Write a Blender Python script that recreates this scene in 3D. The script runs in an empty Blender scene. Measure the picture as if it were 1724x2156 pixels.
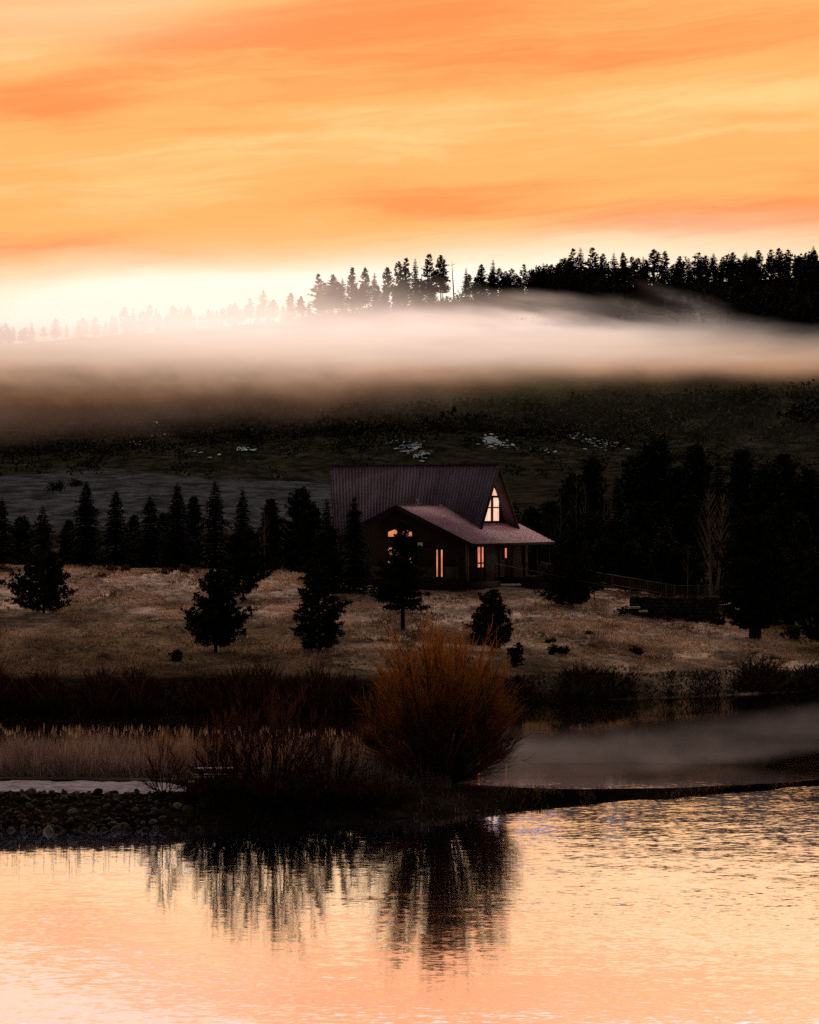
import bpy, math, random
import numpy as np
from mathutils import Vector

R = math.radians
scene = bpy.context.scene
COL = scene.collection
F = 7800.0          # focal length in units of a 1724-wide picture
HC = 12.5           # camera height above the lake
YH = 1060.0         # horizon row
rng = np.random.default_rng(7)

def P(x, y, D):
    """a point seen at picture position (x, y) that stands D metres away"""
    return np.array([(x - 862.0) / F * D, D, HC + (YH - y) / F * D])

# ------------------------------------------------------------------ noise
def _hash(ix, iy, seed):
    h = (ix.astype(np.int64) * 374761393 + iy.astype(np.int64) * 668265263 + seed * 1442695041) & 0xFFFFFFFF
    h = ((h ^ (h >> 13)) * 1274126177) & 0xFFFFFFFF
    return ((h ^ (h >> 16)) & 0xFFFF) / 65535.0
def vnoise(x, y, seed=0):
    x = np.asarray(x, float); y = np.asarray(y, float)
    x0 = np.floor(x); y0 = np.floor(y); fx = x - x0; fy = y - y0
    fx = fx * fx * (3 - 2 * fx); fy = fy * fy * (3 - 2 * fy)
    a = _hash(x0, y0, seed); b = _hash(x0 + 1, y0, seed); c = _hash(x0, y0 + 1, seed); d = _hash(x0 + 1, y0 + 1, seed)
    return (a * (1 - fx) + b * fx) * (1 - fy) + (c * (1 - fx) + d * fx) * fy
def fbm(x, y, seed=0, oct=4):
    s = 0; amp = 0.5; tot = 0
    for k in range(oct):
        s = s + amp * vnoise(x * 2 ** k + 17.3 * k, y * 2 ** k - 9.1 * k, seed + k); tot += amp; amp *= 0.5
    return s / tot
def sstep(a, b, x):
    t = np.clip((np.asarray(x, float) - a) / (b - a), 0, 1); return t * t * (3 - 2 * t)

# ------------------------------------------------------------------ objects
def props(o, label=None, cat=None, group=None, kind=None):
    if label: o['label'] = label
    if cat: o['category'] = cat
    if group: o['group'] = group
    if kind: o['kind'] = kind
    return o
def empty(name, loc, label, cat, group=None, rz=0.0):
    o = bpy.data.objects.new(name, None); COL.objects.link(o)
    o.empty_display_size = 0.3
    o.location = loc; o.rotation_euler = (0, 0, rz)
    return props(o, label, cat, group)
class MB:
    def __init__(s): s.v = []; s.n = 0; s.f = []; s.c = []
    def add(s, v, faces, col=None):
        v = np.asarray(v, float).reshape(-1, 3)
        if len(v) == 0: return
        f = np.asarray(faces)
        s.v.append(v); s.f.append(f + s.n)
        s.c.append(np.ones((len(v), 3)) if col is None else np.broadcast_to(np.asarray(col, float), (len(v), 3)))
        s.n += len(v)
    def mesh(s, name, mat, smooth=False):
        me = bpy.data.meshes.new(name)
        v = np.concatenate(s.v); c = np.concatenate(s.c)
        cnt = []; idx = []
        for f in s.f:
            cnt.append(np.full(len(f), f.shape[1], np.int32)); idx.append(f.astype(np.int32).ravel())
        cnt = np.concatenate(cnt); idx = np.concatenate(idx)
        me.vertices.add(len(v)); me.vertices.foreach_set('co', v.astype(np.float32).ravel())
        me.loops.add(len(idx)); me.loops.foreach_set('vertex_index', idx)
        me.polygons.add(len(cnt))
        st = np.concatenate([[0], np.cumsum(cnt)[:-1]]).astype(np.int32)
        me.polygons.foreach_set('loop_start', st); me.polygons.foreach_set('loop_total', cnt)
        if smooth: me.polygons.foreach_set('use_smooth', np.ones(len(cnt), bool))
        me.update(calc_edges=True); me.validate()
        a = me.color_attributes.new('Col', 'FLOAT_COLOR', 'POINT')
        a.data.foreach_set('color', np.concatenate([c, np.ones((len(c), 1))], 1).astype(np.float32).ravel())
        me.materials.append(mat)
        return me
    def build(s, name, mat, parent=None, loc=None, smooth=False):
        return link(name, s.mesh(name, mat, smooth), parent, loc)
    # ---- shapes
    def box(s, lo, hi, col=None):
        (x0, y0, z0), (x1, y1, z1) = lo, hi
        v = [(x0,y0,z0),(x1,y0,z0),(x1,y1,z0),(x0,y1,z0),(x0,y0,z1),(x1,y0,z1),(x1,y1,z1),(x0,y1,z1)]
        s.add(v, [(0,3,2,1),(4,5,6,7),(0,1,5,4),(1,2,6,5),(2,3,7,6),(3,0,4,7)], col)
    def bar(s, a, b, w, h, col=None):
        """square bar from a to b, w across and h deep"""
        a = np.array(a, float); b = np.array(b, float); d = b - a; d /= np.linalg.norm(d)
        up = np.array([0, 0, 1.0]) if abs(d[2]) < .95 else np.array([0, 1.0, 0])
        sx = np.cross(d, up); sx /= np.linalg.norm(sx); sy = np.cross(sx, d)
        v = [p + sx * i * w / 2 + sy * j * h / 2 for p in (a, b) for i, j in ((-1,-1),(1,-1),(1,1),(-1,1))]
        s.add(v, [(0,3,2,1),(4,5,6,7),(0,1,5,4),(1,2,6,5),(2,3,7,6),(3,0,4,7)], col)
    def tube(s, pts, rad, n=5, col=None):
        pts = np.asarray(pts, float); k = len(pts)
        d = np.gradient(pts, axis=0); d /= np.linalg.norm(d, axis=1)[:, None] + 1e-9
        ref = np.where(np.abs(d[:, 2:3]) < .9, np.array([[0, 0, 1.0]]), np.array([[1.0, 0, 0]]))
        a = np.cross(d, ref); a /= np.linalg.norm(a, axis=1)[:, None] + 1e-9; b = np.cross(d, a)
        t = np.arange(n) * 2 * math.pi / n
        rad = np.broadcast_to(np.asarray(rad, float), (k,))
        v = pts[:, None, :] + rad[:, None, None] * (np.cos(t)[None, :, None] * a[:, None, :] + np.sin(t)[None, :, None] * b[:, None, :])
        fs = [(i * n + j, i * n + (j + 1) % n, (i + 1) * n + (j + 1) % n, (i + 1) * n + j) for i in range(k - 1) for j in range(n)]
        if col is not None and np.ndim(col) == 2: col = np.repeat(col, n, 0)
        s.add(v.reshape(-1, 3), fs, col)
    def blades(s, base, mid, tip, side, col=None):
        """bent tapering blades: N x 3 arrays; side is the half-width vector at the base"""
        N = len(base)
        if N == 0: return
        v = np.stack([base - side, base + side, mid - side * .7, mid + side * .7, tip], 1).reshape(-1, 3)
        i = np.arange(N)[:, None] * 5
        c = None if col is None else np.repeat(np.broadcast_to(col, (N, 3)), 5, 0)
        n0 = s.n
        s.add(v, np.concatenate([i, i + 1, i + 3, i + 2], 1), c)
        s.f.append(np.concatenate([i + 2, i + 3, i + 4], 1) + n0)
    def tris(s, a, b, c, col=None):
        N = len(a); v = np.stack([a, b, c], 1).reshape(-1, 3)
        i = np.arange(N)[:, None] * 3
        s.add(v, np.concatenate([i, i + 1, i + 2], 1), None if col is None else np.repeat(np.broadcast_to(col, (N, 3)), 3, 0))
    def prism(s, poly, ext, col=None):
        """flat polygon (N x 3) pushed along ext"""
        a = np.asarray(poly, float); n = len(a); b = a + np.asarray(ext, float)
        s.add(np.concatenate([a, b]), [(i, (i + 1) % n, n + (i + 1) % n, n + i) for i in range(n)], col)
        s.f.append(np.array([list(range(n - 1, -1, -1))]) + s.n - 2 * n)
        s.f.append(np.array([list(range(n, 2 * n))]) + s.n - 2 * n)
def link(name, me, parent=None, loc=None):
    o = bpy.data.objects.new(name, me); COL.objects.link(o)
    if parent is not None: o.parent = parent
    if loc is not None: o.location = loc
    return o
def copy_tree(o, parent=None):
    c = o.copy(); COL.objects.link(c)
    if parent is not None: c.parent = parent
    for ch in list(o.children): copy_tree(ch, c)
    return c

# ------------------------------------------------------------------ materials
class X:
    """node socket with arithmetic"""
    nt = None
    def __init__(s, k): s.k = k
    @staticmethod
    def m(op, *a, clamp=False):
        n = X.nt.nodes.new('ShaderNodeMath'); n.operation = op; n.use_clamp = clamp
        for i, q in enumerate(a):
            if isinstance(q, X): X.nt.links.new(q.k, n.inputs[i])
            else: n.inputs[i].default_value = q
        return X(n.outputs[0])
    def __add__(s, o): return X.m('ADD', s, o)
    def __radd__(s, o): return X.m('ADD', o, s)
    def __sub__(s, o): return X.m('SUBTRACT', s, o)
    def __rsub__(s, o): return X.m('SUBTRACT', o, s)
    def __mul__(s, o): return X.m('MULTIPLY', s, o)
    def __rmul__(s, o): return X.m('MULTIPLY', o, s)
    def __truediv__(s, o): return X.m('DIVIDE', s, o)
def xs(a, b, x):
    n = X.nt.nodes.new('ShaderNodeMapRange'); n.interpolation_type = 'SMOOTHSTEP'
    X.nt.links.new(x.k, n.inputs[0]); n.inputs[1].default_value = a; n.inputs[2].default_value = b
    return X(n.outputs[0])
def xmix(f, a, b):
    n = X.nt.nodes.new('ShaderNodeMix'); n.data_type = 'RGBA'
    for sock, q in ((n.inputs[0], f), (n.inputs[6], a), (n.inputs[7], b)):
        if isinstance(q, X): X.nt.links.new(q.k, sock)
        elif isinstance(q, (int, float)): sock.default_value = q
        else: sock.default_value = (*q, 1)
    return X(n.outputs[2])
def xvec(x, y, z):
    n = X.nt.nodes.new('ShaderNodeCombineXYZ')
    for i, q in enumerate((x, y, z)):
        if isinstance(q, X): X.nt.links.new(q.k, n.inputs[i])
        else: n.inputs[i].default_value = q
    return X(n.outputs[0])
def xsep(v):
    n = X.nt.nodes.new('ShaderNodeSeparateXYZ'); X.nt.links.new(v.k, n.inputs[0])
    return [X(q) for q in n.outputs]
def xnoise(v, scale, detail=3, rough=.55, dist=0.0):
    n = X.nt.nodes.new('ShaderNodeTexNoise'); X.nt.links.new(v.k, n.inputs['Vector'])
    n.inputs['Scale'].default_value = scale; n.inputs['Detail'].default_value = detail
    n.inputs['Roughness'].default_value = rough; n.inputs['Distortion'].default_value = dist
    return X(n.outputs[0])
def xmulc(c, f):
    n = X.nt.nodes.new('ShaderNodeVectorMath'); n.operation = 'SCALE'
    X.nt.links.new(c.k, n.inputs[0])
    if isinstance(f, X): X.nt.links.new(f.k, n.inputs[3])
    else: n.inputs[3].default_value = f
    return X(n.outputs[0])
def xcc(op, a, b):
    n = X.nt.nodes.new('ShaderNodeVectorMath'); n.operation = op
    for i, q in enumerate((a, b)):
        if isinstance(q, X): X.nt.links.new(q.k, n.inputs[i])
        else: n.inputs[i].default_value = q
    return X(n.outputs[0])
def newmat(name):
    m = bpy.data.materials.new(name); m.use_nodes = True
    m.node_tree.nodes.clear(); X.nt = m.node_tree
    return m
def objco():
    n = X.nt.nodes.new('ShaderNodeTexCoord'); return X(n.outputs['Object'])
def attr():
    n = X.nt.nodes.new('ShaderNodeAttribute'); n.attribute_name = 'Col'; return X(n.outputs['Color'])
def out(sh):
    o = X.nt.nodes.new('ShaderNodeOutputMaterial'); X.nt.links.new(sh, o.inputs[0])
def principled(col, rough=.9, spec=.1, metal=0.0, bump=None, dist=.05, strength=1.0):
    b = X.nt.nodes.new('ShaderNodeBsdfPrincipled')
    if isinstance(col, X): X.nt.links.new(col.k, b.inputs['Base Color'])
    else: b.inputs['Base Color'].default_value = (*col, 1)
    if isinstance(rough, X): X.nt.links.new(rough.k, b.inputs['Roughness'])
    else: b.inputs['Roughness'].default_value = rough
    b.inputs['Metallic'].default_value = metal; b.inputs['Specular IOR Level'].default_value = spec
    if bump is not None:
        n = X.nt.nodes.new('ShaderNodeBump'); X.nt.links.new(bump.k, n.inputs['Height'])
        n.inputs['Distance'].default_value = dist; n.inputs['Strength'].default_value = strength
        X.nt.links.new(n.outputs[0], b.inputs['Normal'])
    return b.outputs[0]
def simple(name, col, rough=.9, spec=.1, nscale=3.0, amt=.5, metal=0.0, bump=0.0, use_attr=False, thin=0.0):
    m = newmat(name); c = objco()
    n = xnoise(c, nscale, 4)
    base = attr() if use_attr else None
    k = (n - .5) * (2 * amt) + 1.0
    if use_attr: colr = xmulc(xcc('MULTIPLY', base, tuple(col)), k)
    else: colr = xmulc(xmix(0.0, col, col), k)
    sh = principled(colr, rough, spec, metal, n if bump else None, bump)
    if thin:
        t = X.nt.nodes.new('ShaderNodeBsdfTranslucent'); X.nt.links.new(colr.k, t.inputs[0])
        mx = X.nt.nodes.new('ShaderNodeMixShader'); mx.inputs[0].default_value = thin
        X.nt.links.new(sh, mx.inputs[1]); X.nt.links.new(t.outputs[0], mx.inputs[2]); sh = mx.outputs[0]
    out(sh)
    return m

M_pine = simple('pine_needles', (.016, .0165, .009), nscale=1.2, amt=.8, use_attr=True)
M_spruce = simple('spruce_needles', (.012, .015, .010), nscale=1.2, amt=.8, use_attr=True)
M_bark = simple('conifer_bark', (.022, .015, .011), nscale=6, amt=.6, bump=.02)
M_ridge = simple('distant_needles', (.030, .020, .010), nscale=.3, amt=.6, use_attr=True)
M_pale = simple('pale_aspen_bark', (.17, .125, .075), nscale=5, amt=.4)
M_paletwig = simple('pale_aspen_twigs', (.12, .085, .05), nscale=5, amt=.4)
M_stem = simple('willow_bark', (.030, .017, .010), nscale=5, amt=.5)
M_orange = simple('orange_willow_twigs', (.43, .165, .028), nscale=.8, amt=.5, use_attr=True, thin=.5)
M_bush = simple('dark_twigs', (.10, .040, .018), nscale=1.0, amt=.6, use_attr=True, thin=.5)
M_brush = simple('bank_brush', (.085, .034, .018), nscale=.3, amt=.8, use_attr=True)
M_reed = simple('dry_reeds', (.40, .30, .245), nscale=.6, amt=.5, use_attr=True, thin=.5)
M_grass = simple('dry_grass', (.60, .46, .32), nscale=.3, amt=.5, use_attr=True, thin=.5)
M_scrub = simple('hill_scrub', (.026, .027, .013), nscale=.05, amt=.8, use_attr=True)
M_rock = simple('riprap_stone', (.10, .08, .052), nscale=1.7, amt=.9, bump=.05, use_attr=True)
M_snow = simple('snow', (.34, .48, .50), nscale=.5, amt=.5)
M_frost = simple('frosted_track', (.30, .27, .31), nscale=2.4, amt=1.7, bump=.04)
M_wood = simple('weathered_wood', (.13, .10, .065), nscale=5, amt=.5)
M_greyboard = simple('frosted_boards', (.55, .47, .42), nscale=6, amt=.4)
M_darkwood = simple('dark_stained_wood', (.032, .018, .012), nscale=4, amt=.5)
M_stone = simple('house_stone', (.075, .065, .04), nscale=2.2, amt=.9, bump=.06)
M_black = simple('black_window_frame', (.012, .008, .006), nscale=3, amt=.3)  # plain black of the gable window frame

def siding(name, col, horiz):
    m = newmat(name); c = objco(); x, y, z = xsep(c)
    t = z * 5.5 if horiz else (x + y) * 4.0
    g = X.m('FRACT', t); n = xnoise(c, 3.0, 4)
    line = xs(.0, .14, g)
    out(principled(xmulc(xmulc(xmix(0.0, col, col), line * .6 + .4), n * 1.2 + .4), .8, .1, 0, line, .02))
    return m
M_siding = siding('log_siding', (.040, .022, .015), True)
M_board = siding('board_siding', (.046, .026, .018), False)

def metal_roof(name, col, col2, rough, spec):
    m = newmat(name); c = objco(); x, y, z = xsep(c)
    n = xnoise(xvec(x * 1.0, y * .18, z * .18), 1.6, 4); n2 = xnoise(c, .35, 3)
    colr = xmix(xs(.35, .7, n * .6 + n2 * .4), col, col2)
    out(principled(colr, n * .2 + rough, spec, .0, n, .01))
    return m
M_aroof = metal_roof('ribbed_metal_roof', (.22, .145, .20), (.09, .050, .066), .34, .5)
M_wroof = metal_roof('low_metal_roof', (.78, .42, .50), (.52, .26, .31), .32, .5)  # pink sky sheen put into the base colour of the low roof

def lit(name, top, bot, zs, s):
    m = newmat(name); c = objco(); x, y, z = xsep(c)
    n = xnoise(xvec(x * 3.0, y * 3.0, z * .5), 1.5, 3)
    f = xs(.35, .7, n)
    e = X.nt.nodes.new('ShaderNodeEmission'); e.inputs[1].default_value = s
    X.nt.links.new(xmix(f, bot, top).k, e.inputs[0])
    g = X.nt.nodes.new('ShaderNodeBsdfGlossy'); g.inputs[1].default_value = .1; g.inputs[0].default_value = (.08, .08, .08, 1)
    a = X.nt.nodes.new('ShaderNodeAddShader'); X.nt.links.new(e.outputs[0], a.inputs[0]); X.nt.links.new(g.outputs[0], a.inputs[1])
    out(a.outputs[0]); return m
M_lit = lit('bright_lit_glass', (1.0, .80, .66), (1.0, .45, .25), 0, 1.0)
M_litwarm = lit('warm_lit_glass', (1.0, .40, .21), (.75, .17, .07), 0, .85)
M_dimglass = lit('dim_glass', (.05, .028, .012), (.012, .006, .003), 0, .5)  # faint glow painted in as the reflection on the porch panes
M_lamp = lit('dim_lamp_glass', (.12, .075, .04), (.07, .045, .025), 0, .8)

# ground: colour comes from the land cover stored on the sheet, broken up by noise
def ground_mat():
    m = newmat('ground_cover'); c = objco(); x, y, z = xsep(c)
    n1 = xnoise(xvec(x * .55, y * .28, z), 1.0, 5, .6); n2 = xnoise(xvec(x * 2.6, y * 1.3, z), 1.0, 4, .65)
    k = xs(.30, .68, n1) * .75 + xs(.3, .7, n2) * .65 + .18
    n3 = xnoise(xvec(x * .22, y * .09, z), 1.0, 4, .6)
    k = k * (xs(.36, .60, n3) * .75 + .42)
    out(principled(xmulc(attr(), k), .95, .0, 0, n1 * .5 + n2 * .5, .30))
    return m
M_ground = ground_mat()

def xnoisec(v, scale, detail=2, rough=.5):
    n = X.nt.nodes.new('ShaderNodeTexNoise'); X.nt.links.new(v.k, n.inputs['Vector'])
    n.inputs['Scale'].default_value = scale; n.inputs['Detail'].default_value = detail; n.inputs['Roughness'].default_value = rough
    return xsep(X(n.outputs['Color']))
def water_mat():
    """ripples as small slopes of the surface normal, calmer in the sheltered channel"""
    m = newmat('lake_water'); c = objco(); x, y, z = xsep(c)
    a1 = xnoisec(xvec(x * .8, y * 1.4, z), 1.0, 2); a2 = xnoisec(xvec(x * 3.2, y * 5.0, z + 5.0), 1.0, 2, .6); a3 = xnoisec(xvec(x * .10, y * .32, z + 9.0), 1.0, 2)
    patch = xs(.40, .66, xnoise(xvec(x * .035, y * .11, z + 2.0), 1.0, 3))
    amp = xs(176.0, 154.0, y) * (patch * .75 + .55 + xs(3.0, 16.0, x) * xs(128.0, 158.0, y) * 1.3) + .07
    sy = ((a1[1] - .5) * .022 + (a2[1] - .5) * .048 + (a3[1] - .5) * .008) * amp + .003
    sx = ((a1[0] - .5) * .016 + (a2[0] - .5) * .026) * amp
    nv = X.nt.nodes.new('ShaderNodeVectorMath'); nv.operation = 'NORMALIZE'
    X.nt.links.new(xvec(sx, sy, 1.0).k, nv.inputs[0])
    g = X.nt.nodes.new('ShaderNodeBsdfGlossy'); near = xmix(xs(160.0, 128.0, y), (1.06, 1.04, 1.20), (1.06, 1.27, 2.15))  # gain tint paints the reflected sky paler towards the camera
    X.nt.links.new(xmix(xs(172.0, 160.0, y), (.72, .60, .50), near).k, g.inputs[0]); g.inputs[1].default_value = .04  # reflections darkened and browned by colour in the channel
    X.nt.links.new(nv.outputs[0], g.inputs['Normal'])
    d = X.nt.nodes.new('ShaderNodeBsdfDiffuse'); d.inputs[0].default_value = (.006, .005, .004, 1)
    lw = X.nt.nodes.new('ShaderNodeLayerWeight'); lw.inputs[0].default_value = .5
    mx = X.nt.nodes.new('ShaderNodeMixShader')
    X.nt.links.new(xs(.45, .90, X(lw.outputs['Facing'])).k, mx.inputs[0])
    X.nt.links.new(d.outputs[0], mx.inputs[1]); X.nt.links.new(g.outputs[0], mx.inputs[2])
    out(mx.outputs[0]); return m
M_water = water_mat()

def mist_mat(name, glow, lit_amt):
    """thin fog: what passes through it, plus emission painted in for scattered light; density per vertex in alpha of 'Den'"""
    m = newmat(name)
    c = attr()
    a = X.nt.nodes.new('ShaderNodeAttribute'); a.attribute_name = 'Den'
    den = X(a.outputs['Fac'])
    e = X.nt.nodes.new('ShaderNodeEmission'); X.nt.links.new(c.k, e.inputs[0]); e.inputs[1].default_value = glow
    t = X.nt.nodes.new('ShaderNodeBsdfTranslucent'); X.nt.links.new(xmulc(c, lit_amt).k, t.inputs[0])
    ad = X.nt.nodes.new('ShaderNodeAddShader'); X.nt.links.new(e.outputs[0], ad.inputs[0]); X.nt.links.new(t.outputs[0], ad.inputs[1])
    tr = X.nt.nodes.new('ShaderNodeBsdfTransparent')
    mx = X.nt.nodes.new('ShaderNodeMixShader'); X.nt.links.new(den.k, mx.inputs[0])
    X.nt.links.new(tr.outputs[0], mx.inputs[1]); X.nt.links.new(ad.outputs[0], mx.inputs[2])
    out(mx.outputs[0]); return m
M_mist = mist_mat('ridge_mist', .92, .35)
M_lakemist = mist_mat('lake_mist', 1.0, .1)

# ------------------------------------------------------------------ terrain
KX = np.array([-1500, -300, 0, 400, 650, 862, 1080, 1200, 1420, 1500, 1600, 1724, 2000, 3300], float)
Dn = np.array([141, 141, 142, 142.5, 144, 147, 151, 153, 157, 159, 161, 164, 168, 176])
Db = np.array([170, 170, 170, 170, 169, 167, 163.5, 162.5, 163, 164, 165.5, 168, 172, 178])
hs = np.array([1.15, 1.15, 1.15, 1.1, .9, .68, .36, .24, .18, .17, .16, .15, .12, -.3])
Df = np.array([222, 222, 222, 222, 222, 225, 232, 235, 239, 241, 244, 247, 252, 262])
zb = np.array([.9, .9, .9, .9, .9, 1.0, 1.1, 1.25, 1.3, 1.2, 1.1, 1.0, .9, .9])
y260 = np.array([1340, 1340, 1340, 1345, 1350, 1352, 1355, 1358, 1375, 1382, 1388, 1395, 1400, 1410.])
y300 = np.array([1190, 1195, 1203, 1212, 1222, 1228, 1238, 1246, 1272, 1285, 1300, 1325, 1350, 1360.])
z330 = np.array([6.6, 6.6, 6.5, 6.2, 6.0, 5.9, 5.6, 5.2, 4.6, 4.2, 3.8, 3.4, 3.0, 3.0])
y450 = np.array([1080, 1085, 1090, 1090, 1085, 1080, 1075, 1070, 1065, 1062, 1060, 1055, 1050, 1040.])
y600 = np.array([1000, 1000, 996, 1000, 1004, 1000, 995, 990, 982, 980, 978, 975, 970, 960.])
y1000 = np.array([900, 895, 890, 870, 860, 850, 842, 838, 832, 830, 828, 826, 820, 810.])
y1400 = np.array([760, 740, 728, 692, 668, 642, 622, 612, 596, 590, 585, 578, 570, 560.])
def zof(y, D): return HC + (YH - y) / F * D
DG = np.exp(np.linspace(math.log(55), math.log(2600), 1500))
TAB = np.zeros((len(KX), len(DG)))
for i in range(len(KX)):
    w = Db[i] - Dn[i]
    pts = [(50, -2), (Dn[i] - 6, -1.0), (Dn[i], -.02), (Dn[i] + .14 * w, hs[i] * .92), (Dn[i] + .4 * w, hs[i]), (Dn[i] + .75 * w, hs[i] * .6),
           (Db[i], -.03), (Db[i] + 4, -.6), (Df[i] - 4, -.6), (Df[i], 0), (Df[i] + 4, zb[i]), (260, zof(y260[i], 260)), (300, zof(y300[i], 300)),
           (312, zof(y300[i], 300) + .25), (332, z330[i]), (450, zof(y450[i], 450)), (600, zof(y600[i], 600)), (1000, zof(y1000[i], 1000)),
           (1400, zof(y1400[i], 1400)), (1440, zof(y1400[i], 1400) - .5), (1700, 60), (2600, 20)]
    TAB[i] = np.interp(DG, [p[0] for p in pts], [p[1] for p in pts])
_k = np.exp(-np.linspace(-2, 2, 9) ** 2); _k /= _k.sum()
_sm = np.array([np.convolve(np.pad(t, 4, 'edge'), _k, 'valid') for t in TAB])
TAB = _sm
KF = np.linspace(KX[0], KX[-1], 500)
TF = np.array([np.interp(KF, KX, TAB[:, j]) for j in range(len(DG))]).T
_k = np.exp(-np.linspace(-2, 2, 13) ** 2); _k /= _k.sum()
TF = np.array([np.convolve(np.pad(TF[:, j], 6, 'edge'), _k, 'valid') for j in range(len(DG))]).T
LD0, LD1 = math.log(55), math.log(2600)
def ground(Xw, Yw):
    Xw = np.asarray(Xw, float); Yw = np.maximum(np.asarray(Yw, float), 56)
    u = 862 + Xw / Yw * F
    fi = np.clip((u - KX[0]) / (KX[-1] - KX[0]) * (len(KF) - 1), 0, len(KF) - 1.001)
    fj = np.clip((np.log(Yw) - LD0) / (LD1 - LD0) * (len(DG) - 1), 0, len(DG) - 1.001)
    i = fi.astype(int); j = fj.astype(int); a = fi - i; b = fj - j
    z = (TF[i, j] * (1 - a) + TF[i + 1, j] * a) * (1 - b) + (TF[i, j + 1] * (1 - a) + TF[i + 1, j + 1] * a) * b
    land = sstep(230, 250, Yw)
    z = z + land * ((fbm(Xw * .22, Yw * .22, 3) - .5) * .5) * (1 - sstep(400, 600, Yw))
    far = sstep(480, 700, Yw)
    z = z + far * ((fbm(Xw / 45, Yw / 60, 11) - .5) * 9 + (fbm(Xw / 9, Yw / 9, 12) - .5) * 1.6) * (1 - .7 * sstep(1250, 1400, Yw))
    return z
def gz(x, y): return float(ground(np.array([x]), np.array([y]))[0])
def on_ground(xd, D, sink=.05):
    X_ = (xd - 862) / F * D
    return (X_, D, gz(X_, D) - sink)
def ydof(z, D): return YH - (z - HC) * F / D

def build_ground():
    d = np.concatenate([np.linspace(58, 136, 10), np.linspace(137, 176, 90), np.linspace(178, 218, 12), np.linspace(219, 312, 150),
                        np.linspace(314, 460, 70), np.exp(np.linspace(math.log(465), math.log(1450), 170)), np.linspace(1480, 2600, 12)])
    u = np.concatenate([np.linspace(-1500, -140, 40), np.linspace(-120, 1850, 380), np.linspace(1880, 3300, 40)])
    U, D = np.meshgrid(u, d); Xw = (U - 862) / F * D
    Z = ground(Xw, D)
    # land cover
    c = np.zeros(U.shape + (3,))
    def lay(mask, col):
        c[:] = c * (1 - mask[..., None]) + np.array(col) * mask[..., None]
    one = np.ones(U.shape)
    lay(one, (.020, .015, .010))                                       # lake bed and banks
    n = fbm(Xw * .12, D * .07, 21); n2 = fbm(Xw * .45, D * .2, 22)
    lay((D > 140) * (D < 172) * one, (.022, .016, .010))
    lay((D > 140) * (D < 172) * sstep(1000, 1100, U), (.008, .006, .005))
    lay(sstep(152, 153.5, D) * (1 - sstep(158, 159, D)) * sstep(430, 380, U), (.11, .085, .055))    # bare dirt behind the track
    lay(sstep(233, 241, D) * (1 - sstep(318, 324, D)), (.17, .125, .075))
    lay(sstep(240, 256, D + n * 10 - 4) * (1 - sstep(312, 322, D)) * (.45 + .55 * sstep(.32, .6, n2)), (.54, .42, .29))
    lay(sstep(262, 285, D + n * 24 - 12) * (1 - sstep(312, 322, D)) * .7, (.80, .60, .49))         # frosted, paler near the crest
    lay(sstep(240, 246, D) * (1 - sstep(262, 275, D + n * 20 - 10)) * sstep(860, 500, U) * .75, (.13, .10, .045))
    # darker grass at the trees on the far side
    lay(sstep(1480, 1620, U + (D - 285) * 8) * sstep(268, 276, D) * (1 - sstep(305, 316, D)) * .85, (.085, .062, .022))
    lay(sstep(291, 295, D) * (1 - sstep(310, 315, D)) * sstep(880, 940, U) * (1 - sstep(1180, 1260, U)) * .8, (.14, .105, .045))
    lay(sstep(316, 325, D), (.05, .04, .028))
    lay(sstep(400, 440, D) * (1 - sstep(590, 625, D + n * 40 - 20)), (.038, .036, .024))
    lay(sstep(400, 440, D) * (1 - sstep(590, 625, D + n * 40 - 20)) * (1 - sstep(640, 860, U)), (.085, .095, .105))                # pale meadow beyond
    lay(sstep(590, 625, D + n * 40 - 20), (.032, .035, .019))
    lay(sstep(590, 640, D) * sstep(.50, .62, n2) * .6 * (1 - sstep(800, 900, D)), (.062, .062, .042))
    lay(sstep(860, 960, D), (.018, .017, .009))
    b = MB(); nu = len(u); nd = len(d)
    V = np.stack([Xw, D, Z], -1).reshape(-1, 3)
    ii, jj = np.meshgrid(np.arange(nd - 1), np.arange(nu - 1), indexing='ij'); q = (ii * nu + jj).ravel()
    b.add(V, np.stack([q, q + 1, q + nu + 1, q + nu], 1), c.reshape(-1, 3))
    props(b.build('ground', M_ground, smooth=True), 'frosted meadow slope rising from the lake to the dark hills', None, None, 'structure')
    b = MB()                                                           # the near shore that the camera stands on
    yy = np.linspace(-120, 57, 40); xx = np.linspace(-120, 120, 50)
    XX, YY = np.meshgrid(xx, yy)
    ZZ = np.interp(YY, [-120, 5, 30, 57], [13, 10.6, 3.6, -1.6]) + (fbm(XX * .1, YY * .1, 5) - .5) * .6
    ii, jj = np.meshgrid(np.arange(39), np.arange(49), indexing='ij'); q = (ii * 50 + jj).ravel()
    b.add(np.stack([XX, YY, ZZ], -1).reshape(-1, 3), np.stack([q, q + 1, q + 51, q + 50], 1), (.12, .09, .05))
    props(b.build('near_shore', M_ground, smooth=True), None, None, None, 'structure')
build_ground()
b = MB(); b.add([(-260, 40, 0), (260, 40, 0), (260, 275, 0), (-260, 275, 0)], [(0, 1, 2, 3)])
props(b.build('water', M_water), 'calm lake reflecting the orange sky', None, None, 'structure')

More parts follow.
